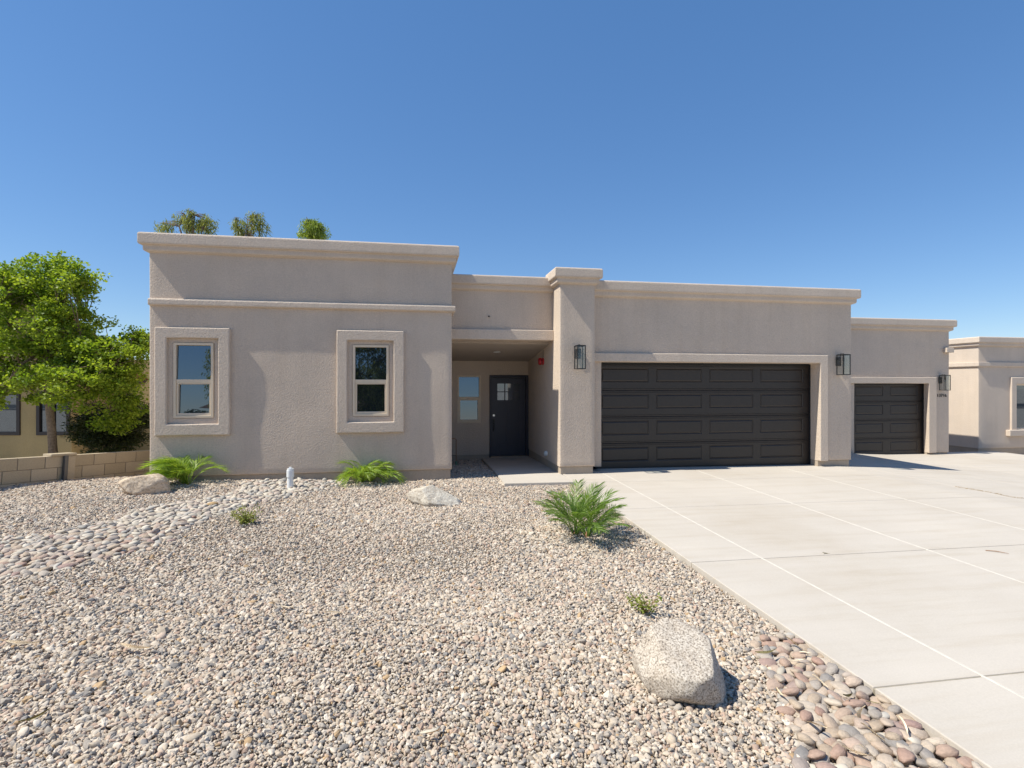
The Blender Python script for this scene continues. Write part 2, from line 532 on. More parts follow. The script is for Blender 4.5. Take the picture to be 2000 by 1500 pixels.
def m_granite(name, light, dark, tan, scale=90, crack=.02, tint2=None):
    m, nt, b = mat_new(name)
    b.inputs['Roughness'].default_value = .9
    b.inputs['Specular IOR Level'].default_value = .2
    pos = N(nt, 'ShaderNodeTexCoord').outputs['Object']
    v = N(nt, 'ShaderNodeTexNoise', i_Scale=float(scale), i_Detail=3.0, i_Roughness=.8)
    nt.links.new(pos, v.inputs['Vector'])
    c = ramp(nt, v.outputs[0], [(.36, dark), (.47, tan), (.56, light), (.75, tuple(min(1, x * 1.12) for x in light))])
    w = N(nt, 'ShaderNodeTexNoise', i_Scale=4.0, i_Detail=6.0, i_Roughness=.65)
    nt.links.new(pos, w.inputs['Vector'])
    c2 = ramp(nt, w.outputs[0], [(.3, (.80, .76, .72)), (.6, (1.03, 1.03, 1.02))])
    mx = N(nt, 'ShaderNodeMix', data_type='RGBA', blend_type='MULTIPLY'); mx.inputs[0].default_value = 1
    nt.links.new(c, mx.inputs[6]); nt.links.new(c2, mx.inputs[7])
    nt.links.new(mx.outputs[2], b.inputs['Base Color'])
    ad = N(nt, 'ShaderNodeMath', operation='MULTIPLY_ADD'); ad.inputs[1].default_value = .15
    nt.links.new(v.outputs[0], ad.inputs[0]); nt.links.new(w.outputs[0], ad.inputs[2])
    bp = N(nt, 'ShaderNodeBump', i_Strength=.9, i_Distance=crack)
    nt.links.new(ad.outputs[0], bp.inputs['Height'])
    nt.links.new(bp.outputs[0], b.inputs['Normal'])
    return m
M['granite'] = m_granite('speckled_granite', (.60, .54, .47), (.12, .11, .10), (.44, .37, .30))
M['sandstone'] = m_granite('banded_sandstone', (.66, .54, .41), (.42, .32, .22), (.60, .47, .35), 30, .04)
M['whiterock'] = m_granite('white_rock', (.62, .57, .49), (.40, .35, .29), (.55, .49, .41), 35, .04)

def m_leaf(name, c0, c1, trans=.35, rough=.5):
    m, nt, b = mat_new(name)
    out = nt.nodes['Material Output']
    a = N(nt, 'ShaderNodeAttribute', attribute_name='var')
    c = ramp(nt, a.outputs['Fac'], [(0, c0), (1, c1)])
    nt.links.new(c, b.inputs['Base Color'])
    b.inputs['Roughness'].default_value = rough
    b.inputs['Specular IOR Level'].default_value = .35
    tr = N(nt, 'ShaderNodeBsdfTranslucent')
    g = N(nt, 'ShaderNodeMix', data_type='RGBA', blend_type='MULTIPLY'); g.inputs[0].default_value = 1
    nt.links.new(c, g.inputs[6]); g.inputs[7].default_value = (1.5, 1.45, .6, 1)
    nt.links.new(g.outputs[2], tr.inputs[0])
    mx = N(nt, 'ShaderNodeMixShader'); mx.inputs[0].default_value = trans
    nt.links.new(b.outputs[0], mx.inputs[1]); nt.links.new(tr.outputs[0], mx.inputs[2])
    nt.links.new(mx.outputs[0], out.inputs[0])
    return m
M['leaf_green'] = m_leaf('bright_green_leaf', (.085, .17, .014), (.37, .46, .06), .5)
M['leaf_euc'] = m_leaf('eucalyptus_leaf', (.09, .12, .035), (.36, .38, .11), .38)
M['leaf_pine'] = m_leaf('fresh_green_leaf', (.12, .20, .03), (.36, .42, .08), .38)
M['leaf_dark'] = m_leaf('dark_shrub_leaf', (.02, .03, .008), (.06, .08, .02), .2)
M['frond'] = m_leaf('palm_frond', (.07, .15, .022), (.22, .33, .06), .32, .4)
M['frond_bright'] = m_leaf('yellow_green_frond', (.15, .28, .025), (.38, .48, .08), .38, .4)  # brighter, yellower green for the two palms by the wing wall
M['weed'] = m_leaf('weed_leaf', (.15, .20, .03), (.32, .34, .08), .3)
M['dry_leaf'] = simple('dry_leaf', (0.82, 0.70, 0.52), .6, noise_amt=.2, scale=20)
M['dry_leaf_olive'] = simple('olive_dry_leaf', (0.30, 0.26, 0.12), .6, noise_amt=.2, scale=20)
M['twig'] = simple('dry_twig', (0.28, 0.15, 0.08), .8)

def m_cmu():
    m, nt, b = mat_new('tan_block')
    b.inputs['Roughness'].default_value = .95
    a = N(nt, 'ShaderNodeObjectInfo')
    pos = N(nt, 'ShaderNodeNewGeometry').outputs['Position']
    n_ = N(nt, 'ShaderNodeTexNoise', i_Scale=60.0, i_Detail=5.0, i_Roughness=.8)
    nt.links.new(pos, n_.inputs['Vector'])
    c = ramp(nt, a.outputs['Random'], [(0, (.41, .33, .22)), (1, (.50, .41, .29))])
    c2 = ramp(nt, n_.outputs[0], [(.3, (.82, .82, .82)), (.7, (1.1, 1.1, 1.1))])
    mx = N(nt, 'ShaderNodeMix', data_type='RGBA', blend_type='MULTIPLY'); mx.inputs[0].default_value = 1
    nt.links.new(c, mx.inputs[6]); nt.links.new(c2, mx.inputs[7])
    nt.links.new(mx.outputs[2], b.inputs['Base Color'])
    bp = N(nt, 'ShaderNodeBump', i_Strength=.6, i_Distance=.004)
    nt.links.new(n_.outputs[0], bp.inputs['Height']); nt.links.new(bp.outputs[0], b.inputs['Normal'])
    return m
M['cmu'] = m_cmu()
M['mortar'] = simple('mortar', (.22, .18, .13), .95)

# ------------------------------------------------------------------ ground
def build_ground():
    xs = sorted({-220, -120, -60, -35, -22, *[round(-16 + .5 * i, 3) for i in range(0, 77)], 26, 35, 60, 120, 220})
    ys = sorted({-220, -120, -60, -30, *[round(-20 + .5 * i, 3) for i in range(0, 91)], 30, 40, 60, 120, 220, 400})
    def z(x, y):
        if x > 2.6 and y > -5 and x < 22:
            return z_drive(x, min(y, 13)) - .14 - (.17 * sstep(14, 16, x) )
        if y < -5: return -.34
        zz = z_gravel(max(-8, min(2.6, x)), y) - .014
        if x < -6: zz -= .25 * sstep(-6.2, -8, x)
        return zz
    verts = [(x, y, z(x, y)) for y in ys for x in xs]
    nx = len(xs)
    faces = [(j * nx + i, j * nx + i + 1, (j + 1) * nx + i + 1, (j + 1) * nx + i) for j in range(len(ys) - 1) for i in range(nx - 1)]
    me = np_mesh('ground', verts, faces, 4)
    o = link('ground', me, M['ground'])
    tag(o, kind='structure', label='tan gravel yard ground running under and past the house')
build_ground()

def flat(name, x0, x1, y0, y1, z0, z1, mat, label):
    o = box_obj(name, (x0, x1, y0, y1, z0, z1), mat, None)
    tag(o, kind='structure', label=label)
    return o
flat('street', -200, 200, -16, -7.5, -.6, -.30, M['asphalt'], 'grey asphalt street in front of the plot')
flat('kerb', -200, 200, -7.5, -7.2, -.6, -.20, M['concrete'], 'pale concrete kerb along the street')

# ------------------------------------------------------------------ driveway
def build_drive():
    root = empty('driveway', (2.76, 5, 0))
    tag(root, kind='structure', label='wide pale concrete driveway of jointed slabs in front of the garages')
    gx = [2.76, 3.57, 5.6, 7.6, 9.6, 11.6, 13.6, 15.7, 17.8]
    gy = [-5, -1.6, .62, 2.88, 5.12, 7.32, 9.22]
    def slab(name, x0, x1, y0, y1, zoff=0., mat=None, thick=.11, g=.006, fn=z_drive, step=.5):
        x0 += g; x1 -= g; y0 += g; y1 -= g
        nx = max(1, int((x1 - x0) / step)); ny = max(1, int((y1 - y0) / step))
        bm = bmesh.new()
        top = [[bm.verts.new((x0 + (x1 - x0) * i / nx, y0 + (y1 - y0) * j / ny, 0)) for i in range(nx + 1)] for j in range(ny + 1)]
        for r_ in top:
            for v in r_: v.co.z = fn(v.co.x, v.co.y) + zoff
        for j in range(ny):
            for i in range(nx):
                bm.faces.new((top[j][i], top[j][i + 1], top[j + 1][i + 1], top[j + 1][i]))
        es = [e for e in bm.edges if len(e.link_faces) == 1]
        r = bmesh.ops.extrude_edge_only(bm, edges=es)
        for v in [q for q in r['geom'] if isinstance(q, bmesh.types.BMVert)]:
            v.co.z -= thick
        bm.normal_update()
        es = [e for e in bm.edges if e.is_manifold and e.calc_face_angle(0) > 1.2 and abs(e.verts[0].co.z - e.verts[1].co.z) < .05]
        bmesh.ops.bevel(bm, geom=es, offset=.006, segments=2, affect='EDGES', profile=.5)
        o = bm_obj(name, bm, mat or M['concrete'], root)
        o.matrix_parent_inverse = Matrix.Translation(-root.location)
        return o
    for i in range(len(gx) - 1):
        for j in range(len(gy) - 1):
            slab('slab', gx[i], gx[i + 1], gy[j], gy[j + 1])
        # last row runs to the house
        if gx[i] < 9:
            slab('slab', gx[i], gx[i + 1] if gx[i + 1] < 9.7 else 9.6, 9.22, 10.75)
        else:
            slab('slab', gx[i], gx[i + 1], 9.22, 11.45)
            slab('slab', gx[i], gx[i + 1], 11.45, 14.0)
    slab('slab', 9.33, 9.6, 10.75, 14.0)
    # pale filler that shows in the lengthwise joints, set a hair above the slab arrises
    for x in gx[1:4]:
        slab('joint_filler', x - .011, x + .011, -1.5, 10.1, .0015 , M['joint'], .05, 0)
    for y in gy[1:]:
        slab('joint_filler', 2.765, 15.6, y - .012, y + .012, -.007, M['joint_tan'], .04, 0)
    return root
build_drive()

def build_walk():
    root = empty('walkway', (2.1, 9.3, -.03))
    tag(root, kind='structure', label='short grey concrete walkway leading to the front door')
    bm = bmesh.new()
    pts = [(1.50, 9.26, 0.0), (2.755, 9.20, 0.0), (2.74, 10.0, 0.0), (2.72, 12.99, -.045), (1.54, 12.99, -.06), (1.52, 10.0, 0.0)]
    t = [bm.verts.new(p) for p in pts]; b = [bm.verts.new((p[0], p[1], p[2] - .12)) for p in pts]
    bm.faces.new(t)
    for i in range(6):
        bm.faces.new((t[i], b[i], b[(i + 1) % 6], t[(i + 1) % 6]))
    bmesh.ops.recalc_face_normals(bm, faces=bm.faces)
    es = [e for e in bm.edges if e.is_manifold and e.calc_face_angle(0) > .8 and abs(e.verts[0].co.z - e.verts[1].co.z) < .08]
    bmesh.ops.bevel(bm, geom=es, offset=.008, segments=2, affect='EDGES')
    o = bm_obj('slab', bm, M['walk'], root)
    o.matrix_parent_inverse = Matrix.Translation(-root.location)
build_walk()

# ------------------------------------------------------------------ the house
house = empty('stucco_house', (0, 10.05, 0))
tag(house, 'single storey flat roofed taupe stucco house with two dark garage doors behind the driveway', 'house')
HINV = Matrix.Translation((0, -10.05, 0))
def hp(o):
    """parts are modelled in world coordinates; keep them there under the Empty"""
    o.matrix_parent_inverse = HINV
    return o

CORN = [(.105, 0), (.125, -.012), (.13, -.035), (.13, -.18), (.117, -.20), (.073, -.205), (.073, -.285), (.058, -.30), (.002, -.325), (-.12, -.325), (-.12, 0)]
def cornice(path, ztop, s=1.0, label=None):
    prof = [(o * s if o > .01 else o, ztop + z * s) for o, z in CORN]
    o = hp(sweep('cornice', path, prof, M['stucco_trim'], house))
    if label: o['label'] = label
    return o

WX0, WX1, WY = -4.45, 0.64, 10.05
# bedroom wing
WIN = [(-3.76, 'a'), (-0.817, 'b')]
whole = [(cx - .3165, cx + .3165, 1.15, 2.435, .09) for cx, _ in WIN]
hp(wall_y('wall', WX0, WX1, .15, 4.1, WY, M['stucco'], house, whole, ret=(8, 3.05, 0, .03), amp=.011, step=.11, seed=1.7, bev=.02))['label'] = 'blank taupe wall of the wing with two windows'
cornice([(WX0, 18), (WX0, WY), (WX1, WY), (WX1, 18)], 4.27, label='cornice along the top of the taller wing')
hp(sweep('ledge', [(WX0 + .001, WY + .02), (WX0 + .001, WY), (WX1, WY), (WX1, WY + 2.0)][1:],
         [(.045, 3.178), (.06, 3.165), (.065, 3.145), (.065, 3.075), (.05, 3.062), (0.0, 3.055), (-.03, 3.055), (-.03, 3.18)], M['stucco_trim'], house))
hp(box_obj('foundation', (WX0 + .03, WX1 - .025, WY + .028, 17.9, -.6, .149), M['found'], house, .006))
hp(box_obj('roof', (WX0 + .1, WX1 - .1, WY + .1, 17.9, 3.75, 3.95), M['roof'], house))
hp(box_obj('wall', (WX0 + .03, WX1 - .01, 17.85, 17.97, .15, 4.1), M['stucco'], house))['label'] = 'rear wall of the wing'
hp(box_obj('wall', (WX1 - .14, WX1 - .004, 13.02, 17.8, .15, 4.1), M['stucco'], house))['label'] = 'wing wall above the entry roof'

def tilt_pane(bm, deg=1.9):
    # glazing sits a touch out of plumb, which lifts what it mirrors
    c = sum((v.co for v in bm.verts), Vector()) / len(bm.verts)
    m = Matrix.Rotation(R(-deg), 3, 'X')
    for v in bm.verts: v.co = c + m @ (v.co - c)

def window(cx, z0, z1, w, Y, deep, meet, parent, fr=.042, name='window', curtain=False):
    """single hung window: outer frame, fixed upper pane, lower sash"""
    h = w / 2
    f = hp(ring_prism(name, (cx - h, cx + h, z0, z1), (cx - h + fr, cx + h - fr, z0 + fr, z1 - fr), Y, Y + deep, M['vinyl'], parent, 0, 0, .004))
    def kid(o):
        o.parent = f
        o.matrix_parent_inverse = HINV @ Matrix.Identity(4)
        o.matrix_parent_inverse = Matrix.Identity(4)
        return o
    kid(box_obj('meeting_rail', (cx - h + fr + .001, cx + h - fr - .001, Y + .012, Y + deep - .004, meet - .03, meet + .035), M['vinyl'], None, .003))
    i = fr + .03
    kid(ring_prism('sash', (cx - h + fr + .001, cx + h - fr - .001, z0 + fr + .001, meet - .031), (cx - h + i, cx + h - i, z0 + fr + .04, meet - .05), Y + .018, Y + deep - .006, M['vinyl'], None, 0, 0, .003))
    bm = bmesh.new(); box(bm, cx - h + fr - .003, cx + h - fr + .003, Y + deep * .52, Y + deep * .52 + .006, meet + .033, z1 - fr + .003)
    tilt_pane(bm); kid(bm_obj('pane', bm, M['glass'], None))
    bm = bmesh.new(); box(bm, cx - h + i - .004, cx + h - i + .004, Y + deep * .68, Y + deep * .68 + .006, z0 + fr + .036, meet - .046)
    tilt_pane(bm); kid(bm_obj('pane', bm, M['glass'], None))
    return f

for k, (cx, s_) in enumerate(WIN):
    window(cx, 1.15, 2.435, .633, WY - .012, .1, 1.775, house)
    hp(ring_prism('window_surround', (cx - .5875, cx + .5875, .855, 2.69), (cx - .405, cx + .405, 1.045, 2.51), WY - .062, WY + .02, M['stucco_trim'], house, .007, cx, .017))

# entry recess
hp(wall_y('wall', WX1, 2.72, .02, 2.75, 13.0, M['stucco'], house, [(.957, 1.525, .79, 1.94, .09), (1.737, 2.713, .02, 1.95, .1)], amp=.003, step=.2, seed=4, bev=.008))['label'] = 'shaded rear wall of the entry recess'
hp(box_obj('foundation', (WX1, 1.735, 13.012, 13.2, -.4, .018), M['found'], house))
window(1.241, .79, 1.94, .568, 12.985, .09, 1.385, house)
fas = wall_y('wall', WX1 + .002, 2.72, 2.78, 3.7, 10.58, M['stucco'], house, amp=.005, step=.12, seed=9, bev=0)
hp(fas)['label'] = 'parapet wall above the entry'
hp(box_obj('beam', (WX1 + .003, 2.70, 10.50, 10.86, 2.60, 2.805), M['stucco_trim'], house, .014, 2))
cornice([(WX1 + .003, 10.58), (2.70, 10.58)], 3.86, .92, label='cornice above the entry')
bm = bmesh.new()
t = [bm.verts.new(p) for p in [(WX1, 10.86, 2.55), (2.72, 10.86, 2.55), (2.72, 13.0, 2.285), (WX1, 13.0, 2.285)]]
b = [bm.verts.new((v.co.x, v.co.y, v.co.z + .1)) for v in t]
bm.faces.new(list(reversed(t))); bm.faces.new(b)
for i in range(4): bm.faces.new((t[i], t[(i + 1) % 4], b[(i + 1) % 4], b[i]))
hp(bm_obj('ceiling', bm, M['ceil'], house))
hp(box_obj('roof', (WX1, 2.75, 10.7, 17.9, 3.35, 3.5), M['roof'], house))
hp(box_obj('wall', (WX1, 2.8, 17.85, 17.97, -.1, 3.35), M['stucco'], house))['label'] = 'rear wall behind the entry'
# pillar
PX0, PX1, PY = 2.70, 3.40, 10.03
hp(wall_y('pillar', PX0, PX1, .14, 3.7, PY, M['stucco'], house, ret=(3.0, .32, 0, .03), amp=.006, step=.1, seed=12.3, bev=.022))
cornice([(PX0, 10.7), (PX0, PY), (PX1, PY), (PX1, 10.7)], 3.95, .95, label='moulded cap on the pillar')
hp(box_obj('pillar_cap', (PX0 - .07, PX1 + .07, PY - .07, 10.72, 3.86, 3.948), M['stucco_trim'], house))
hp(box_obj('foundation', (PX0 + .02, PX1 - .03, PY + .028, 13.2, -.4, .139), M['found'], house, .006))
# main garage
GX1, GY = 9.32, 10.30
hp(wall_y('wall', PX1 - .02, GX1, .08, 3.6, GY, M['stucco'], house, [(3.63, 8.51, .08, 2.172, .32)], ret=(0, 3.3, 0, .03), amp=.008, step=.13, seed=21.1, bev=.02))['label'] = 'taupe wall over and beside the wide garage door'
cornice([(PX1, GY), (GX1, GY), (GX1, 18)], 3.78, label='cornice along the main garage')
hp(box_obj('foundation', (8.515, GX1 - .03, GY + .028, 13.7, -.6, .079), M['found'], house, .006))
hp(box_obj('roof', (2.75, GX1 - .1, GY + .1, 17.9, 3.3, 3.45), M['roof'], house))
hp(box_obj('wall', (2.8, GX1 - .01, 17.85, 17.97, .15, 3.6), M['stucco'], house))['label'] = 'rear wall of the main garage'
hp(box_obj('wall', (GX1 - .15, GX1 - .004, 13.61, 17.8, .15, 3.6), M['stucco'], house))['label'] = 'side wall of the main garage above the small garage'
def door_trim(x0, x1, xo, ztop, zin, zbot, Y, proj, left=False):
    """header plus right jamb, one raised band"""
    bm = bmesh.new()
    pts = [(x0, ztop), (xo, ztop), (xo, zbot), (x1, zbot), (x1, zin), (x0, zin)]
    # extra points for a slightly uneven hand-floated edge
    fine = []
    for (a, b_), (c, d) in zip(pts, pts[1:] + pts[:1]):
        n = max(1, int(math.hypot(c - a, d - b_) / .35))
        fine += [(a + (c - a) * i / n, b_ + (d - b_) * i / n) for i in range(n)]
    def w(x, z): return (x + .005 * noise.noise(Vector((x, z * 3, 1))), z + .005 * noise.noise(Vector((x * 3, z, 7))))
    f = [bm.verts.new((w(*p)[0], Y - proj, w(*p)[1])) for p in fine]
    bk = [bm.verts.new((v.co.x, Y + .02, v.co.z)) for v in f]
    bm.faces.new(f)
    n = len(f)
    for i in range(n): bm.faces.new((f[(i + 1) % n], f[i], bk[i], bk[(i + 1) % n]))
    bmesh.ops.recalc_face_normals(bm, faces=bm.faces)
    es = [e for e in bm.edges if e.is_manifold and e.calc_face_angle(0) > .8]
    bmesh.ops.bevel(bm, geom=es, offset=.016, segments=3, affect='EDGES', profile=.5)
    bmesh.ops.triangulate(bm, faces=[q for q in bm.faces if len(q.verts) > 4])
    return hp(bm_obj('door_surround', bm, M['stucco_trim'], house))
door_trim(PX1 + .002, 8.508, 8.70, 2.35, 2.176, .075, GY, .065)

def garage_door(x0, x1, z0, z1, Y, ncol, label, pw, px0, pitch):
    """root part = perimeter frame/seal, sub-parts: sections and embossed panels"""
    bm = bmesh.new()
    box(bm, x0 - .03, x0 + .012, Y - .03, Y + .06, z0, z1 + .02)
    box(bm, x1 - .012, x1 + .03, Y - .05, Y + .06, z0, z1 + .02)
    box(bm, x0 + .012, x1 - .012, Y - .03, Y + .06, z1 - .015, z1 + .02)
    box(bm, x0 - .03, x1 + .03, Y - .004, Y + .05, z0 - .05, z0 + .012)
    root = hp(bm_obj('garage_door', bm, M['rubber'], house))
    root['label'] = label
    H = (z1 - z0) / 4
    ph = .30
    zt, zb_ = H - .085, H - .085 - ph
    prof = [(0, .012), (.004, .002), (.012, 0), (.026, 0), (.030, .005), (.034, .005), (.038, 0), (zb_, 0), (zt, 0), (H - .050, 0), (H - .046, .005), (H - .042, .005), (H - .038, 0), (H - .022, 0), (H - .018, .005), (H - .014, .005), (H - .010, 0), (H - .004, .002), (H, .012)]
    xb = [x0]
    for c_ in range(ncol): xb += [px0 + c_ * pitch, px0 + c_ * pitch + pw]
    xb += [x1]
    bm = bmesh.new()
    g = [[bm.verts.new((x, Y + p[1], p[0])) for p in prof] for x in xb]
    for i in range(len(xb) - 1):
        for j in range(len(prof) - 1):
            if i % 2 == 1 and prof[j][0] == zb_: continue
            bm.faces.new((g[i][j], g[i + 1][j], g[i + 1][j + 1], g[i][j + 1]))
    sec = bpy.data.meshes.new('section'); bm.to_mesh(sec); bm.free(); sec.materials.append(M['bronze'])
    # embossed panel: raised moulding ring round a flat field
    steps = [(0, 0), (.004, .001), (.018, .012), (.022, .012), (.042, .002), (.046, .0015)]
    bm = bmesh.new()
    rings = [[bm.verts.new((sx * (pw / 2 - i), d, sz * (ph / 2 - i))) for sx, sz in ((-1, -1), (1, -1), (1, 1), (-1, 1))] for i, d in steps]
    for r0, r1 in zip(rings[:-1], rings[1:]):
        for k in range(4): bm.faces.new((r0[k], r0[(k + 1) % 4], r1[(k + 1) % 4], r1[k]))
    last = rings[-1]
    bm.faces.new(last)
    pan = bpy.data.meshes.new('panel'); bm.to_mesh(pan); bm.free(); pan.materials.append(M['bronze'])
    for s in range(4):
        o = link('section', sec, None, root); o.location = (0, 0, z0 + s * H)
        for cidx in range(ncol):
            o = link('panel', pan, None, root)
            o.location = (px0 + pw / 2 + cidx * pitch, Y, z0 + s * H + H - .085 - ph / 2)
    return root
garage_door(3.62, 8.52, -.035, 2.15, 10.585, 4, 'wide sixteen panel dark bronze garage door', 1.045, 3.72, 1.20)
# small golf-cart garage
SX1, SY = 15.60, 13.57
hp(wall_y('wall', GX1, SX1, -.30, 3.45, SY, M['stucco'], house, [(12.38, 14.85, -.30, 1.755, .2)], ret=(0, 4.4, 0, .03), amp=.008, step=.16, seed=31, bev=.02))['label'] = 'taupe front wall of the small garage'
cornice([(GX1 + .004, SY), (SX1, SY), (SX1, 18)], 3.63, 1.05, label='cornice along the small garage')
hp(box_obj('foundation', (14.855, SX1 - .03, SY + .028, 17.9, -.9, -.301), M['found'], house, .006))
hp(box_obj('roof', (GX1, SX1 - .1, SY + .1, 17.9, 3.2, 3.32), M['roof'], house))
hp(box_obj('wall', (GX1, SX1 - .01, 17.85, 17.97, -.3, 3.45), M['stucco'], house))['label'] = 'rear wall of the small garage'
door_trim(GX1 + .004, 14.83, 15.10, 1.93, 1.745, -.30, SY, .065)
garage_door(12.36, 14.86, -.41, 1.76, 13.74, 2, 'narrower eight panel dark bronze garage door', .95, 12.55, 1.18)
hp(box_obj('scupper', (SX1 - .22, SX1 + .03, SY - .13, SY - .002, 2.66, 2.80), M['stucco_trim'], house, .012, 2))

# house number: flat seven-segment-free block numerals cut from the font curve
cu = bpy.data.curves.new('number_curve', 'FONT')
cu.body = '13716'; cu.size = .125; cu.extrude = .006; cu.space_character = 1.12
tmp = bpy.data.objects.new('number_tmp', cu)
COL.objects.link(tmp)
dg = bpy.context.evaluated_depsgraph_get()
me = bpy.data.meshes.new_from_object(tmp.evaluated_get(dg))
bpy.data.objects.remove(tmp)
nm = link('house_number', me, M['black_metal'], house)
hp(nm); nm.location = (15.16, SY - .012, 1.35); nm.rotation_euler = (R(90), 0, 0)

# entry door
df = hp(ring_prism('entry_door', (1.74, 2.71, -.06, 1.945), (1.79, 2.64, -.03, 1.885), 12.985, 13.1, M['entry_frame'], house, 0, 0, .004))
df['label'] = 'slate blue-black craftsman front door'
bm = bmesh.new()
Yd = 13.055
# leaf built as stiles and rails with recessed panels
xs = [1.80, 1.94, 2.17, 2.26, 2.49, 2.63]
box(bm, 1.795, 1.94, Yd, Yd + .04, -.02, 1.875); box(bm, 2.49, 2.635, Yd, Yd + .04, -.02, 1.875)
box(bm, 1.94, 2.49, Yd, Yd + .04, 1.74, 1.875); box(bm, 1.94, 2.49, Yd, Yd + .04, 1.21, 1.335)
box(bm, 1.94, 2.49, Yd, Yd + .04, -.02, .24); box(bm, 2.17, 2.26, Yd, Yd + .04, .24, 1.21)
box(bm, 1.94, 2.17, Yd + .014, Yd + .03, .24, 1.21); box(bm, 2.26, 2.49, Yd + .014, Yd + .03, .24, 1.21)
leaf = bm_obj('leaf', bm, M['entry'], df)
bm = bmesh.new()
for x in (2.115, 2.30): box(bm, x, x + .022, Yd + .004, Yd + .03, 1.335, 1.74)
box(bm, 1.94, 2.49, Yd + .006, Yd + .028, 1.528, 1.548)
bm_obj('glazing_bar', bm, M['entry'], df)
for (xa, xb) in ((1.94, 2.115), (2.137, 2.30), (2.322, 2.49)):
    for (za, zb) in ((1.335, 1.528), (1.548, 1.74)):
        box_obj('pane', (xa, xb, Yd + .016, Yd + .022, za, zb), M['glass'], df)
bm = bmesh.new(); cyl(bm, (1.85, Yd - .015, .965), (1.85, Yd + .002, .965), .026, n=20)
bm_obj('deadbolt', bm, M['steel'], df)
bm = bmesh.new(); box(bm, 1.825, 1.87, Yd - .012, Yd + .001, .76, .88, .004)
tube_path(bm, [(1.848, Yd - .01, .80), (1.848, Yd - .055, .79), (1.848, Yd - .06, .72), (1.848, Yd - .055, .62), (1.848, Yd - .01, .60)], [.009] * 5, 8)
box(bm, 1.832, 1.864, Yd - .012, Yd + .001, .575, .625, .004)
bm_obj('handle', bm, M['black_metal'], df)
box_obj('threshold', (1.76, 2.69, 12.93, 13.04, -.075, -.028), M['found'], df, .006)

# ------------------------------------------------------------------ fixtures on the walls
def lantern(X, Y, zb, zt, label, w=.155, d=.19, gap=.055):
    """box lantern of black bars; Y = wall plane"""
    root = empty('wall_lantern', (X, Y, (zb + zt) / 2 + .1))
    tag(root, label, 'lantern', 'black box lanterns on the house front')
    h = (zt - zb) / 2; cz = -.1
    z0, z1 = cz - h, cz + h
    yb, yf = -gap, -gap - d
    t = .007
    box_obj('back_plate', (-.06, .06, -.022, -.001, cz - .02, cz + .17), M['black_metal'], root, .003)
    bm = bmesh.new()
    for x in (-w / 2, w / 2):
        for y in (yb, yf):
            box(bm, x - t, x + t, y - t, y + t, z0, z1)
    for z in (z0, z1):
        for x in (-w / 2, w / 2): box(bm, x - t + .001, x + t - .001, yf + t, yb - t, z - t, z + t)
        for y in (yb, yf): box(bm, -w / 2 - t - .001, w / 2 + t + .001, y - t - .001, y + t + .001, z - t - .001, z + t + .001)
    bm_obj('frame', bm, M['black_metal'], root)
    box_obj('roof_plate', (-w / 2 - .004, w / 2 + .004, yf - .004, yb + .004, z1 + .009, z1 + .016), M['black_metal'], root)
    bm = bmesh.new()
    yc = (yb + yf) / 2
    tube_path(bm, [(0, -.02, cz + .12), (0, yb - .01, cz + .12), (0, yb - .01, z1 + .03), (0, yc, z1 + .03), (0, yc, z1 - .09)], [.008] * 5, 6)
    cyl(bm, (0, yc, z1 - .05), (0, yc, z1 - .13), .020, n=10)
    bm_obj('arm', bm, M['black_metal'], root)
    bm = bmesh.new()
    prof = [(.013, 0), (.014, -.02), (.026, -.055), (.029, -.075), (.022, -.10), (.008, -.113)]
    tube_path(bm, [(0, yc, z1 - .13 + p[1]) for p in prof], [p[0] for p in prof], 12)
    bm_obj('bulb', bm, M['clear'], root, smooth=True)
    g = .002
    box_obj('glass_pane', (-w / 2 + t, w / 2 - t, yf - g, yf + g, z0 + t, z1 - t), M['clear'], root)
    box_obj('glass_pane', (-w / 2 - g, -w / 2 + g, yf + t, yb - t, z0 + t, z1 - t), M['clear'], root)
    box_obj('glass_pane', (w / 2 - g, w / 2 + g, yf + t, yb - t, z0 + t, z1 - t), M['clear'], root)
    return root
lantern(3.053, PY - .002, 2.02, 2.45, 'black glass box lantern on the front of the pillar left of the wide garage door')
lantern(8.99, GY - .002, 1.93, 2.35, 'black glass box lantern on the wall right of the wide garage door')
lantern(15.28, SY - .002, 1.55, 1.98, 'black glass box lantern above the house number by the small garage door')

r = empty('alarm_strobe', (2.70, 11.40, 2.22))
tag(r, 'red round alarm sounder high on the right wall of the entry recess', 'alarm')
bm = bmesh.new(); cyl(bm, (0, 0, 0), (-.035, 0, 0), .075, n=24); bm_obj('base', bm, M['red'], r)
bm = bmesh.new(); cyl(bm, (-.035, 0, 0), (-.06, 0, 0), .045, n=20); bm_obj('collar', bm, M['rubber'], r)
bm = bmesh.new(); cyl(bm, (-.06, 0, 0), (-.105, 0, 0), .083, .07, n=24); bm_obj('bell', bm, M['red'], r)
bm = bmesh.new(); cyl(bm, (-.004, 0, .08), (-.004, 0, .25), .006, n=6); bm_obj('conduit', bm, M['galv'], r)

r = empty('ceiling_light', (1.73, 11.7, 2.441))
tag(r, 'white recessed round light in the entry ceiling', 'ceiling light')
r.rotation_euler = (math.atan(-.265 / 2.14), 0, 0)
bm = bmesh.new()
bmesh.ops.create_cone(bm, cap_ends=False, segments=28, radius1=.085, radius2=.062, depth=.01)
bm_obj('trim_ring', bm, M['white'], r, (0, 0, -.008))
bm = bmesh.new(); cyl(bm, (0, 0, -.012), (0, 0, 0), .062, n=28); bm_obj('diffuser', bm, M['lens'], r)

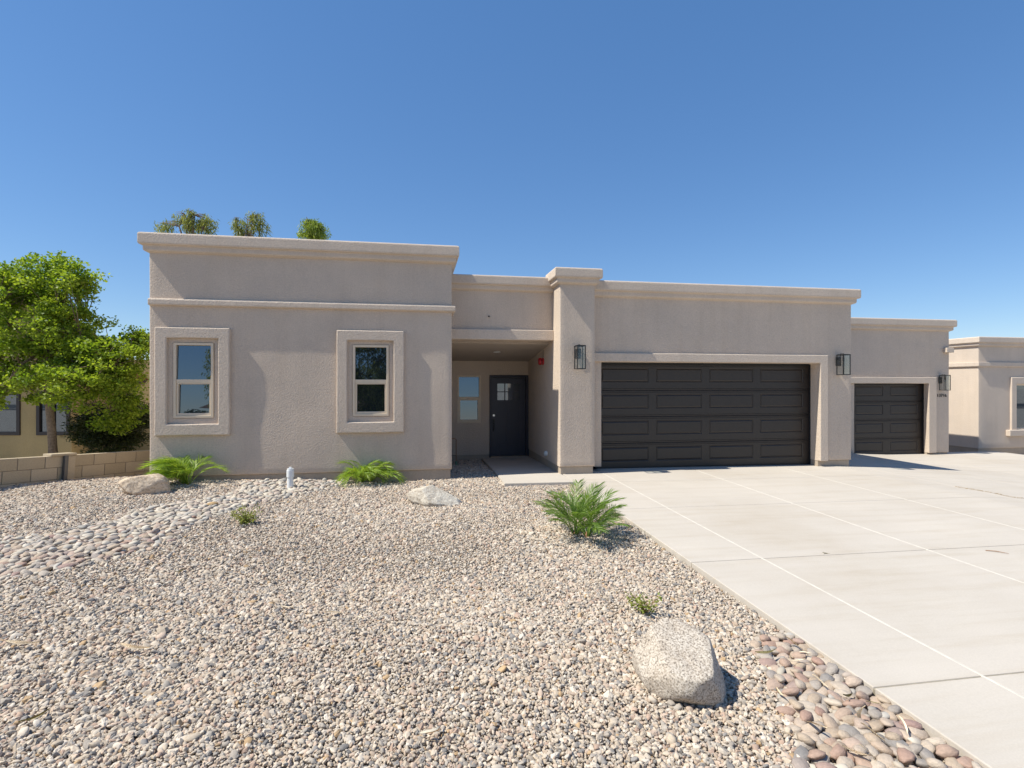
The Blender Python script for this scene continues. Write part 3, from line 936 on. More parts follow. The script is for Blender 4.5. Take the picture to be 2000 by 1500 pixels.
r = empty('wall_cleanout', (2.70, 11.07, .27))
tag(r, 'white plastic pipe cap low on the right wall of the entry recess', 'pipe cap')
bm = bmesh.new(); cyl(bm, (.01, 0, 0), (-.05, 0, 0), .055, n=20); bm_obj('cap', bm, M['pvc'], r)
bm = bmesh.new(); box(bm, -.066, -.05, -.018, .018, -.018, .018); bm_obj('square_nut', bm, M['pvc'], r)

r = empty('water_pipe', (.86, 12.0, -.1))
tag(r, 'thin copper water pipe with a green valve standing in the entry gravel', 'pipe')
bm = bmesh.new()
tube_path(bm, [(-.20, .0, .62), (-.03, 0, .62), (0, 0, .60), (0, 0, .02)], [.012] * 4, 8)
bm_obj('pipe', bm, M['copper'], r)
bm = bmesh.new(); cyl(bm, (0, 0, -.03), (0, 0, .12), .022, n=10); cyl(bm, (.0, 0, .05), (.06, -.02, .03), .014, n=8)
bm_obj('valve', bm, M['verdigris'], r)
bm = bmesh.new(); cyl(bm, (0, 0, .25), (-.16, 0, .25), .006, n=6); bm_obj('strap', bm, M['galv'], r)

r = empty('wall_stub', (1.40, 10.575, 3.065))
tag(r, 'tiny dark wire stub on the parapet above the entry', 'wire stub')
bm = bmesh.new(); cyl(bm, (0, .01, 0), (0, -.03, 0), .014, n=10); bm_obj('nub', bm, M['rubber'], r)
bm = bmesh.new(); cyl(bm, (0, -.03, 0), (.01, -.05, -.015), .006, n=6); bm_obj('wire', bm, M['rubber'], r)

p = hit_ground(567, 955)
r = empty('cleanout_pipe', p)
tag(r, 'white plastic cleanout pipe standing in the river stones by the wing wall', 'pipe')
bm = bmesh.new(); cyl(bm, (0, 0, -.1), (0, 0, .25), .048, n=24); bm_obj('pipe', bm, M['pvc'], r, smooth=False)
bm = bmesh.new(); cyl(bm, (0, 0, .20), (0, 0, .31), .058, n=24); bm_obj('collar', bm, M['pvc'], r)
bm = bmesh.new(); cyl(bm, (0, 0, .31), (0, 0, .335), .05, n=24); box(bm, -.02, .02, -.02, .02, .333, .36); bm_obj('cap', bm, M['pvc'], r)

# ------------------------------------------------------------------ stones
def noisy_ico(sub, seed, amp=.25, freq=1.2, planes=0):
    bm = bmesh.new()
    bmesh.ops.create_icosphere(bm, subdivisions=sub, radius=1)
    rs = random.Random(seed)
    cuts = []
    for _ in range(planes):
        n = Vector((rs.gauss(0, 1), rs.gauss(0, 1), rs.gauss(0, 1))).normalized()
        cuts.append((n, rs.uniform(.62, .92)))
    for v in bm.verts:
        d = v.co.normalized()
        s = 1 + amp * noise.noise(d * freq + Vector((seed * 3.1, seed, 0))) + amp * .35 * noise.noise(d * freq * 3 + Vector((seed, 0, seed)))
        v.co = d * s
        for n, h in cuts:
            k = v.co.dot(n) - h
            if k > 0: v.co -= n * k * .9
    return bm

COB = []
for i in range(8):
    bm = noisy_ico(2, 40 + i, .34, 1.0)
    me = bpy.data.meshes.new('cobble'); bm.to_mesh(me); bm.free()
    me.polygons.foreach_set('use_smooth', [True] * len(me.polygons)); me.materials.append(M['cobble'])
    COB.append(me)

def in_poly(x, y, poly):
    c = False; j = len(poly) - 1
    for i in range(len(poly)):
        xi, yi = poly[i]; xj, yj = poly[j]
        if (yi > y) != (yj > y) and x < (xj - xi) * (y - yi) / (yj - yi) + xi: c = not c
        j = i
    return c

def pack(poly, rmin, rmax, tries, seed, over=.80, soft=0.0):
    rs = random.Random(seed)
    x0, x1 = min(p[0] for p in poly), max(p[0] for p in poly)
    y0, y1 = min(p[1] for p in poly), max(p[1] for p in poly)
    cell = rmax * 2; grid = {}; out = []
    for t in range(tries):
        f = t / tries
        rr = rmax - (rmax - rmin) * min(1, f * 1.3) * rs.uniform(.6, 1.0)
        x, y = rs.uniform(x0, x1), rs.uniform(y0, y1)
        if not in_poly(x + rs.gauss(0, soft), y + rs.gauss(0, soft), poly): continue
        gx, gy = int(x // cell), int(y // cell)
        ok = True
        for i in range(gx - 1, gx + 2):
            for j in range(gy - 1, gy + 2):
                for (a, b, c) in grid.get((i, j), ()):
                    if (a - x) ** 2 + (b - y) ** 2 < ((c + rr) * over) ** 2: ok = False; break
                if not ok: break
            if not ok: break
        if ok:
            grid.setdefault((gx, gy), []).append((x, y, rr)); out.append((x, y, rr))
    return out

POLY_R = [(2.755, 3.62), (2.50, 3.62), (2.36, 3.3), (2.27, 3.1), (2.15, 2.75), (1.96, 2.45), (1.86, 2.2), (1.74, 1.9), (1.6, 1.2), (1.6, .6), (2.755, .6)]
low = [(-160, 1180), (0, 1129), (75, 1125), (125, 1110), (217, 1092), (287, 1070), (350, 1038), (410, 1008), (476, 990), (540, 976), (600, 962), (680, 944)]
up = [(690, 940), (600, 938), (492, 942), (455, 972), (425, 972), (345, 987), (300, 993), (225, 1022), (162, 1033), (100, 1050), (0, 1057), (-160, 1075)]
POLY_L = [tuple(hit_ground(x, y)[:2]) for x, y in low + up]
BASE_COB = [(.47, .395, .31), (.52, .445, .355), (.48, .38, .31), (.52, .46, .375), (.40, .37, .33), (.56, .49, .405), (.45, .37, .31), (.44, .40, .35), (.60, .53, .435)]

def cobble_bed(name, label, poly, rmin, rmax, tries, seed, limit_pts, cut=None, soft=.03):
    root = empty(name, (sum(p[0] for p in poly) / len(poly), sum(p[1] for p in poly) / len(poly), -.1))
    tag(root, kind='structure', label=label)
    inv = Matrix.Translation(-root.location)
    st = pack(poly, rmin, rmax, tries, seed, soft=soft)
    st2 = [(x, y, r_, 1) for x, y, r_ in pack(poly, rmin, rmax * .9, tries // 10, seed + 5, over=1.25, soft=0)]
    st = [(x, y, r_, 0) for x, y, r_ in st] + st2
    st.sort(key=lambda s: math.hypot(s[0], s[1]) / s[2])
    rs = random.Random(seed + 1)
    V, F, T = [], [], []
    base = []
    for me in COB:
        vv = np.array([v.co[:] for v in me.vertices]); ff = np.array([p.vertices[:] for p in me.polygons]); base.append((vv, ff))
    nobj = 0; nv = 0
    for x, y, r_, lay in st:
        z = z_gravel(x, y) + r_ * .22 + lay * r_ * .55
        e = rs.uniform(1.0, 1.55)
        sc = (r_ * e, r_ * rs.uniform(.78, 1.0), r_ * rs.uniform(.45, .68))
        rot = Euler((rs.gauss(0, .22), rs.gauss(0, .22), rs.gauss(.5, .9)))
        if nobj < limit_pts and (cut is None or cut(x, y)):
            o = link('cobble', COB[rs.randrange(8)], None, root)
            o.location = (x, y, z); o.rotation_euler = rot; o.scale = sc
            o.matrix_parent_inverse = inv
            nobj += 1
        else:
            vv, ff = base[rs.randrange(8)]
            m3 = np.array(rot.to_matrix())
            q = (vv * np.array(sc)) @ m3.T + np.array((x, y, z))
            V.append(q); F.append(ff + nv); nv += len(q)
            c = rs.choice(BASE_COB); g = rs.uniform(.76, 1.02)
            T.append(np.tile(np.array([c[0] * g, c[1] * g, c[2] * g, 1.0]), (len(q), 1)))
    print(name, 'cobbles', len(st), 'objects', nobj)
    if V:
        me = np_mesh('cobbles', np.vstack(V), np.vstack(F), 3)
        me.polygons.foreach_set('use_smooth', [True] * len(me.polygons))
        a = me.attributes.new('tint', 'FLOAT_COLOR', 'POINT'); a.data.foreach_set('color', np.vstack(T).astype(np.float32).ravel())
        o = link('cobbles', me, M['cobble_attr'], root); o.matrix_parent_inverse = inv
        tag(o, kind='stuff', label='smaller river stones filling the rest of the bed')
    return st
CR = cobble_bed('river_stone_bed', 'bed of large pink and grey river stones along the driveway edge', POLY_R, .021, .046, 40000, 3, 300, cut=lambda x, y: y > 1.75)
CL = cobble_bed('river_stone_swale', 'winding swale of pale river stones crossing the gravel towards the wing', POLY_L, .024, .048, 60000, 11, 300, soft=.05)

# gravel -------------------------------------------------------------
BOULDERS = []
def build_gravel():
    pts = []
    def area(x0, x1, y0, y1, sp, test):
        xs = np.arange(x0, x1, sp); ys = np.arange(y0, y1, sp)
        X, Y = np.meshgrid(xs, ys)
        X = X + rng.uniform(-.6, .6, X.shape) * sp; Y = Y + rng.uniform(-.6, .6, Y.shape) * sp
        X, Y = X.ravel(), Y.ravel()
        k = test(X, Y)
        return np.stack([X[k], Y[k]], 1)
    def vis(X, Y):
        left = np.where(Y > 0, -.93 * Y - 1.0, -2.5)
        keep = (X > left) & (X < 2.745) & ((Y < WY - .0) | (X < WX0 - .02) | ((X > WX1 - .02)))
        keep &= ~((X > 1.51) & (Y > 9.26))
        keep &= ~((X > WX1 - .02) & (Y > 12.98))
        # property wall on the left
        keep &= (X > -6.52 + (Y - 9.88) * .52) | (Y < 8.2)
        keep &= (Y < 12.3)  | (X > 0)
        return keep
    near = area(-5, 2.8, 1.1, 5.2, .0165, vis)
    far = area(-11, 2.8, 5.2, 13.1, .0195, vis)
    P = np.vstack([near, far])
    # thin out under river stones
    inside = np.array([in_poly(x, y, POLY_R) or in_poly(x, y, POLY_L) for x, y in P])
    keep = ~inside | (rng.random(len(P)) < .35)
    P = P[keep]; inside = inside[keep]
    n = len(P)
    # coarse height grid lookup
    gx = np.arange(-12, 3.2, .1); gy = np.arange(0.5, 13.6, .1)
    G = np.array([[z_gravel(x, y) for x in gx] for y in gy])
    fx = (P[:, 0] + 12) / .1; fy = (P[:, 1] - .5) / .1
    ix = np.clip(fx.astype(int), 0, len(gx) - 2); iy = np.clip(fy.astype(int), 0, len(gy) - 2)
    tx, ty = fx - ix, fy - iy
    Z = (G[iy, ix] * (1 - tx) * (1 - ty) + G[iy, ix + 1] * tx * (1 - ty) + G[iy + 1, ix] * (1 - tx) * ty + G[iy + 1, ix + 1] * tx * ty)
    size = np.clip(rng.lognormal(math.log(.0108), .34, n), .006, .030)
    size *= 1 + .12 * np.clip((P[:, 1] - 5) / 4, 0, 1)
    # patchy grading: some areas coarser
    patch = np.array([noise.noise(Vector((x * .9, y * .9, 8.3))) for x, y in P])
    size *= 1 + .25 * patch
    Z = Z + rng.uniform(-.006, .013, n) - inside * .015
    sc = np.stack([size * rng.uniform(.95, 1.45, n), size * rng.uniform(.75, 1.05, n), size * rng.uniform(.5, .85, n)], 1)
    rot = np.stack([rng.normal(0, .45, n), rng.normal(0, .45, n), rng.uniform(0, 6.28, n)], 1)
    pal = np.array([(.52, .44, .345), (.57, .49, .395), (.61, .54, .45), (.49, .39, .30), (.54, .43, .345), (.38, .34, .295), (.28, .265, .25), (.65, .585, .50), (.46, .34, .265), (.42, .38, .33), (.22, .21, .20), (.48, .34, .20)])
    pr = np.array([.17, .17, .15, .08, .08, .08, .06, .08, .04, .06, .022, .018]); pr /= pr.sum()
    ci = rng.choice(len(pal), n, p=pr)
    pal = pal * np.array([.94, .92, .915])
    col = pal[ci] * rng.uniform(.86, 1.12, (n, 1))
    far_ = np.clip((P[:, 1] - 4) / 5, 0, 1)[:, None]
    me = bpy.data.meshes.new('gravel')
    me.vertices.add(n); me.vertices.foreach_set('co', np.column_stack([P, Z]).astype(np.float32).ravel())
    def attr(nm, ty, arr, field):
        a = me.attributes.new(nm, ty, 'POINT'); a.data.foreach_set(field, arr.astype(np.float32 if ty != 'INT' else np.int32).ravel())
    attr('rot', 'FLOAT_VECTOR', rot, 'vector'); attr('scl', 'FLOAT_VECTOR', sc, 'vector')
    attr('tint', 'FLOAT_COLOR', np.column_stack([col, np.ones(n)]), 'color')
    attr('pick', 'INT', rng.integers(0, 7, n), 'value')
    o = link('gravel', me, M['gravel'])
    tag(o, kind='stuff', label='loose tan and grey crushed gravel covering the front yard', cat='gravel')
    ng = bpy.data.node_groups.new('gravel_nodes', 'GeometryNodeTree')
    ng.interface.new_socket(name='Geometry', in_out='INPUT', socket_type='NodeSocketGeometry')
    ng.interface.new_socket(name='Geometry', in_out='OUTPUT', socket_type='NodeSocketGeometry')
    L = ng.links.new
    gi = ng.nodes.new('NodeGroupInput'); go = ng.nodes.new('NodeGroupOutput')
    jn = ng.nodes.new('GeometryNodeJoinGeometry')
    for k in range(7):
        ico = ng.nodes.new('GeometryNodeMeshIcoSphere'); ico.inputs['Radius'].default_value = 1; ico.inputs['Subdivisions'].default_value = 2
        ps = ng.nodes.new('GeometryNodeInputPosition')
        ad = ng.nodes.new('ShaderNodeVectorMath'); ad.operation = 'ADD'; ad.inputs[1].default_value = (k * 7.3, k * 3.1, k * 5.7)
        L(ps.outputs[0], ad.inputs[0])
        nz = ng.nodes.new('ShaderNodeTexNoise'); nz.inputs['Scale'].default_value = .95; nz.inputs['Detail'].default_value = 2.0
        L(ad.outputs[0], nz.inputs['Vector'])
        sb = ng.nodes.new('ShaderNodeVectorMath'); sb.operation = 'SUBTRACT'; sb.inputs[1].default_value = (.5, .5, .5)
        L(nz.outputs['Color'], sb.inputs[0])
        ml = ng.nodes.new('ShaderNodeVectorMath'); ml.operation = 'SCALE'; ml.inputs['Scale'].default_value = 2.0
        L(sb.outputs[0], ml.inputs[0])
        sp = ng.nodes.new('GeometryNodeSetPosition')
        L(ico.outputs['Mesh'], sp.inputs['Geometry']); L(ml.outputs[0], sp.inputs['Offset'])
        sm = ng.nodes.new('GeometryNodeSetShadeSmooth'); sm.inputs['Shade Smooth'].default_value = (k % 2 == 0)
        L(sp.outputs[0], sm.inputs['Geometry'])
        mt = ng.nodes.new('GeometryNodeSetMaterial'); mt.inputs['Material'].default_value = M['gravel']
        L(sm.outputs[0], mt.inputs['Geometry'])
        g2 = ng.nodes.new('GeometryNodeGeometryToInstance'); L(mt.outputs[0], g2.inputs[0])
        L(g2.outputs[0], jn.inputs[0])
    def nat(nm, ty):
        a = ng.nodes.new('GeometryNodeInputNamedAttribute'); a.data_type = ty; a.inputs['Name'].default_value = nm
        return next(s for s in a.outputs if s.enabled and s.name == 'Attribute')
    ip = ng.nodes.new('GeometryNodeInstanceOnPoints')
    ip.inputs['Pick Instance'].default_value = True
    e2r = ng.nodes.new('FunctionNodeEulerToRotation')
    L(nat('rot', 'FLOAT_VECTOR'), e2r.inputs[0])
    L(gi.outputs[0], ip.inputs['Points']); L(jn.outputs[0], ip.inputs['Instance'])
    L(nat('pick', 'INT'), ip.inputs['Instance Index']); L(e2r.outputs[0], ip.inputs['Rotation']); L(nat('scl', 'FLOAT_VECTOR'), ip.inputs['Scale'])
    L(ip.outputs[0], go.inputs[0])
    md = o.modifiers.new('gravel', 'NODES'); md.node_group = ng
    print('gravel instances', n)
build_gravel()

# ------------------------------------------------------------------ boulders
def boulder(name, loc, dims, rot, seed, mat, label, planes=7, sub=5, amp=.22):
    bm = noisy_ico(sub, seed, amp, 1.3, planes)
    for v in bm.verts:
        v.co += v.co.normalized() * .03 * noise.noise(v.co * 5)
        v.co = Vector((v.co.x * dims[0] / 2, v.co.y * dims[1] / 2, v.co.z * dims[2] / 2))
    o = bm_obj(name, bm, mat, None, loc, rot, smooth=True)
    tag(o, label, 'boulder')
    return o
p = hit_ground(1345, 1345)
boulder('boulder', (p.x - .02, p.y + .03, p.z + .10), (.70, .50, .56), (R(10), R(26), R(-52)), 5, M['granite'], 'large speckled grey granite boulder beside the river stone bed near the driveway', 12, 5, .12)
p = hit_ground(292, 962)
boulder('boulder', (p.x - .04, p.y - .05, p.z + .12), (.74, .50, .42), (R(4), R(14), R(-8)), 9, M['sandstone'], 'tan banded boulder in front of the leftmost grassy palm', 8)
p = hit_ground(850, 985)
boulder('boulder', (p.x, p.y + .06, p.z + .05), (.86, .5, .44), (R(-8), R(16), R(-4)), 14, M['whiterock'], 'low wedge shaped white rock in the gravel before the wing corner', 9)
p = hit_ground(414, 990)
boulder('loose_stone', (p.x, p.y, p.z + .03), (.16, .11, .09), (0, 0, .3), 21, simple('ochre_stone', (.42, .28, .14), .9, noise_amt=.2), 'small ochre stone at the upper edge of the river stone swale', 6, 3)

# ------------------------------------------------------------------ palms
def frond_mesh(seed, L=.62, npair=22, leaf=.2, droop=.5, mat=None, sagk=1.0, wid=.011):
    """built along +X, starting steeply: the object's tilt sets how open the crown is"""
    rs = random.Random(seed)
    bm = bmesh.new()
    var = bm.verts.layers.float.new('var')
    pts = [Vector((0, 0, 0))]
    ang = 0.0
    for i in range(14):
        t = i / 13
        ang = -droop * 2.1 * t ** 1.8
        pts.append(pts[-1] + Vector((math.cos(ang), .05 * math.sin(seed), math.sin(ang))) * L / 14)
    prev = None
    for i, q in enumerate(pts):
        w = .0075 * (1 - i / 16) + .001
        a, b, c = bm.verts.new(q + Vector((0, w, 0))), bm.verts.new(q + Vector((0, 0, -w))), bm.verts.new(q + Vector((0, -w, 0)))
        for v in (a, b, c): v[var] = .8
        if prev:
            bm.faces.new((prev[0], a, b, prev[1])); bm.faces.new((prev[1], b, c, prev[2])); bm.faces.new((prev[2], c, a, prev[0]))
        prev = (a, b, c)
    def at(t):
        f = t * 14; i = min(13, int(f)); return pts[i].lerp(pts[i + 1], f - i), (pts[i + 1] - pts[i]).normalized()
    for k in range(npair):
        t = .34 + .65 * k / (npair - 1)
        p_, d = at(t)
        up_ = Vector((-d.z, 0, d.x))
        ll = leaf * (.55 + .45 * math.sin(math.pi * min(1, (t - .25) / .75)) ) * rs.uniform(.85, 1.12)
        for s_ in (-1, 1):
            dirv = (d * (.75 + .7 * t) + Vector((0, s_, 0)) * rs.uniform(.7, 1.0) + up_ * rs.uniform(.0, .35)).normalized()
            sag = rs.uniform(.15, .45) * sagk
            mid = p_ + dirv * ll * .5 + Vector((0, 0, -sag * ll * .22))
            end = p_ + dirv * ll * .97 + Vector((0, 0, -sag * ll))
            wv = (d * .8 + up_ * rs.uniform(-.6, .6)).normalized() * wid * .5
            vv = rs.uniform(.05, 1)
            vs_ = [bm.verts.new(p_ - wv * .5), bm.verts.new(p_ + wv * .5), bm.verts.new(mid + wv), bm.verts.new(mid - wv), bm.verts.new(end)]
            for v in vs_: v[var] = vv
            bm.faces.new((vs_[0], vs_[1], vs_[2], vs_[3])); bm.faces.new((vs_[3], vs_[2], vs_[4]))
    me = bpy.data.meshes.new('frond'); bm.to_mesh(me); bm.free(); me.materials.append(mat)
    return me

def palm(loc, nf, label, seed, mat, stems=((0, 0),), tilt=(15, 60), leaf=.2, L=.62, az=None, droop=.5, sagk=1.0, wid=.011, npair=22):
    """tilt = degrees away from upright of the innermost and outermost fronds"""
    rs = random.Random(seed)
    root = empty('palm_shrub', loc)
    tag(root, label, 'palm', 'young feathery palms planted in the gravel')
    ms = [frond_mesh(seed * 10 + i, L=L * (.85 + .06 * i), leaf=leaf, mat=mat, droop=droop, sagk=sagk, wid=wid, npair=npair) for i in range(5)]
    for sx, sy in stems:
        bm = bmesh.new(); tube_path(bm, [(sx, sy, -.05), (sx, sy, .02), (sx, sy, .07)], [.028, .026, .012], 9)
        bm_obj('stem', bm, M['twig'], root)
        for i in range(nf):
            o = link('frond', ms[rs.randrange(5)], None, root)
            a = i * 2.399963 + rs.uniform(-.4, .4)
            if az and rs.random() < az[1]: a = az[0] + rs.gauss(0, .6)
            f = (i + .5) / nf
            tl = tilt[0] + (tilt[1] - tilt[0]) * f ** .8 + rs.uniform(-7, 7)
            o.rotation_euler = Euler((rs.gauss(0, .35), -R(90 - tl), a), 'XYZ')
            o.location = (sx + .012 * math.cos(a), sy + .012 * math.sin(a), .01)
            s_ = rs.uniform(.75, 1.08)
            o.scale = (s_, s_, s_)
    return root
p = hit_ground(1142, 1050)
palm(p, 17, 'young feathery palm alone in the gravel beside the driveway edge', 1, M['frond'], ((.03, 0), (-.10, .08)), tilt=(6, 58), leaf=.21, L=.66, droop=.36, sagk=.8, npair=30, wid=.0125)
p = hit_ground(712, 943)
palm(p, 22, 'young feathery palm against the wing wall below the right window', 2, M['frond_bright'], ((-.06, 0), (.10, .03)), tilt=(6, 50), leaf=.19, L=.62, droop=.85, sagk=1.4, wid=.014, npair=24)
p = hit_ground(368, 948)
palm(p, 26, 'grassy young palm leaning left at the house corner behind the tan boulder', 3, M['frond_bright'], ((0, 0), (-.06, .03)), tilt=(4, 44), leaf=.22, L=.62, az=(math.pi, .5), droop=.75, sagk=1.1, wid=.015, npair=22)

def weed(px, py, n, size, label, seed, mat='weed'):
    rs = random.Random(seed)
    p = hit_ground(px, py)
    root = empty('weed', p)
    tag(root, label, 'weed')
    bm = bmesh.new(); var = bm.verts.layers.float.new('var')
    bs = bmesh.new()
    for i in range(n):
        a = rs.uniform(0, 6.28); r_ = rs.uniform(.2, 1) * size
        top = Vector((math.cos(a) * r_, math.sin(a) * r_ * .8, rs.uniform(.3, 1.0) * size))
        tube_path(bs, [(0, 0, 0), tuple(top * .5 + Vector((0, 0, .02))), tuple(top)], [.003, .0022, .001], 4)
        for j in range(24):
            c = top * rs.uniform(.3, 1.08) + Vector((rs.gauss(0, .018), rs.gauss(0, .018), rs.gauss(0, .015)))
            d = Vector((rs.gauss(0, 1), rs.gauss(0, 1), rs.gauss(0, .6))).normalized() * rs.uniform(.014, .032)
            s = d.cross(Vector((rs.gauss(0, 1), rs.gauss(0, 1), 1))).normalized() * d.length * .4
            q = [bm.verts.new(c), bm.verts.new(c + d * .5 + s), bm.verts.new(c + d), bm.verts.new(c + d * .5 - s)]
            vv = rs.random()
            for v in q: v[var] = vv
            bm.faces.new(q)
    bm_obj('foliage', bm, M[mat], root)
    bm_obj('stem', bs, M['twig'], root)
weed(480, 1024, 30, .21, 'small yellow green weed in the gravel below the river stone swale', 4)
weed(1262, 1200, 11, .20, 'sparse weed with dry leaves just behind the granite boulder', 5)
weed(1085, 975, 6, .16, 'spindly green weed touching the left side of the lone palm', 6)
weed(588, 938, 4, .05, 'tiny weed at the foot of the wing wall by the white pipe', 8)

# ------------------------------------------------------------------ fallen leaves
def leaf_mesh(L, w, curl, seed):
    rs = random.Random(seed)
    bm = bmesh.new()
    n = 8; rows = []
    for i in range(n + 1):
        t = i / n
        wd = w * math.sin(math.pi * min(.98, .04 + t * .94)) ** .8 * (1 - .35 * t)
        x = (t - .5) * L; y = curl * L * (t - .5) ** 2 * 2; z = .012 * math.sin(t * 3.1 + seed) + .010 * t
        rows.append([bm.verts.new((x, y - wd / 2, z + .004)), bm.verts.new((x, y, z)), bm.verts.new((x, y + wd / 2, z + .005))])
    for a, b in zip(rows[:-1], rows[1:]):
        for k in range(2): bm.faces.new((a[k], b[k], b[k + 1], a[k + 1]))
    r = bmesh.ops.solidify(bm, geom=list(bm.faces), thickness=.0012)
    me = bpy.data.meshes.new('leaf'); bm.to_mesh(me); bm.free()
    return me
LM = [leaf_mesh(.15, .034, .35, 1), leaf_mesh(.12, .026, -.3, 2), leaf_mesh(.14, .028, .1, 3)]
LM2 = [m.copy() for m in LM]
for m_ in LM: m_.materials.append(M['dry_leaf'])
for m_ in LM2: m_.materials.append(M['dry_leaf_olive'])
singles = [
    (38, 1273, 0, .1, 1.3, LM, 'pale dry leaf lying at the far left edge of the gravel'),
    (258, 1281, 0, -.1, 1.3, LM, 'curved cream dry leaf lying in the left foreground gravel'),
    (845, 1448, 0, .6, 1.0, LM, 'arched pale dry leaf in the foreground gravel at the bottom centre'),
    (650, 1206, 1, .3, 1.1, LM, 'tan curled dry leaf in the middle of the gravel'),
    (352, 1123, 2, 1.3, .9, LM2, 'olive dry leaf standing in the gravel below the swale'),
    (68, 1415, 2, 1.0, 1.0, LM2, 'olive dry leaf in the lower left foreground gravel'),
    (560, 1195, 2, -.2, .8, LM, 'small pale dry leaf left of the curled tan one'),
    (700, 1215, 1, -.1, .7, LM, 'thin pale dry leaf right of the curled tan one'),
    (838, 1395, 1, 1.4, .6, LM, 'small brown dry leaf above the arched one at bottom centre'),
    (1212, 1200, 1, 1.2, .7, LM, 'pale dry leaf left of the sparse weed'),
    (1612, 1081, 1, 0, .8, LM2, 'tiny brown leaf on the driveway joint'),
]
for px, py, k, az, sc, src, lab in singles:
    p = hit_ground(px, py, z_drive if px > 1500 else None)
    o = link('fallen_leaf', src[k], None, None, (p.x, p.y, p.z + (.004 if px > 1500 else .042)), (.1, .1, az))
    o.scale = (sc, sc, sc)
    tag(o, lab, 'leaf', 'dry eucalyptus leaves fallen on the yard')
rs = random.Random(77)
cand = [c for c in CR if c[1] > 1.8 and c[0] < 2.7]
for i in range(26):
    x, y, r_, _ = rs.choice(cand)
    src = LM if rs.random() < .8 else LM2
    o = link('fallen_leaf', src[rs.randrange(3)], None, None, (x + rs.uniform(-.03, .03), y + rs.uniform(-.03, .03), z_gravel(x, y) + r_ * 1.0 + .024), (rs.gauss(0, .3), rs.gauss(0, .3), rs.gauss(-.9, .7)))
    s = rs.uniform(.6, 1.05); o.scale = (s, s * .8, s)
    tag(o, 'dry eucalyptus leaf caught among the river stones beside the driveway', 'leaf', 'dry leaves among the river stones')
tw = bmesh.new(); tube_path(tw, [(-.09, 0, .004), (0, .008, .008), (.10, -.01, .004)], [.004, .0045, .002], 6)
p = hit_ground(1946, 1079, z_drive)
o = bm_obj('twig', tw, M['twig'], None, (p.x, p.y, p.z + .004), (0, 0, -.75))
tag(o, 'short brown twig lying on the driveway near the right edge', 'twig')

# dirt and leaf litter line on the driveway
def litter():
    pts = [hit_ground(x, y, z_drive) for x, y in ((1868, 951), (1905, 957), (1945, 964), (1975, 971), (2010, 974), (2060, 984))]
    bm = bmesh.new(); rs = random.Random(5)
    for a, b in zip(pts[:-1], pts[1:]):
        for _ in range(60):
            q = a.lerp(b, rs.random()) + Vector((rs.gauss(0, .02), rs.gauss(0, .018), .004))
            s = rs.uniform(.004, .013)
            m = Matrix.Translation(q) @ Euler((rs.random(), rs.random(), rs.random() * 6)).to_matrix().to_4x4() @ Matrix.Diagonal((s, s * .5, s * .3, 1))
            bmesh.ops.create_icosphere(bm, subdivisions=1, radius=1, matrix=m)
    o = bm_obj('leaf_litter', bm, simple('litter', (.36, .27, .17), .9), None)
    tag(o, 'thin line of brown leaf litter and soil along a driveway joint at the right', 'leaf litter', kind='stuff')
litter()

# ------------------------------------------------------------------ block wall on the left
A = Vector((-6.53, 9.88)); B = Vector((-5.38, 12.1))
dirw = (B - A).normalized()
ang = math.atan2(dirw.y, dirw.x)
bw = empty('block_wall', (A.x, A.y, .54), ang)
tag(bw, 'low tan concrete block wall with a pilaster at the left of the yard', 'wall')
tilt = Matrix.Rotation(math.atan(.062), 4, 'Y')
def wp(o):
    o.matrix_parent_inverse = tilt
    return o
bm = bmesh.new(); box(bm, -.195, .195, -.075, .075, -.0985, .0985, .004)
blk = bpy.data.meshes.new('block'); bm.to_mesh(blk); bm.free(); blk.materials.append(M['cmu'])
L_, BL, BH = 2.9, .40, .2032
wp(box_obj('mortar_core', (-2.2, L_, -.066, .066, -.85, -.004), M['mortar'], bw))
pil = .95
for c in range(4):
    k = 0
    x = -2.2 - (BL / 2 if c % 2 else 0)
    while x < L_:
        xa, xb = max(x, -2.2), min(x + BL, L_)
        if xb - xa > .06:
            o = link('block', blk, None, bw); o.location = ((xa + xb) / 2, 0, -.1016 - c * BH); o.scale = ((xb - xa - .010) / .39, 1, 1)
            wp(o)
        x += BL
wp(box_obj('pilaster_cap', (pil - .28, pil + .13, -.11, .11, -.01, .035), M['cmu'], bw, .006))
wp(box_obj('pilaster', (pil - .02, pil + .12, -.095, .09, -.8, -.012), M['cmu'], bw, .006))
wp(box_obj('metal_post', (pil - .085, pil - .025, -.14, -.078, -.75, .0), M['galv'], bw, .003))

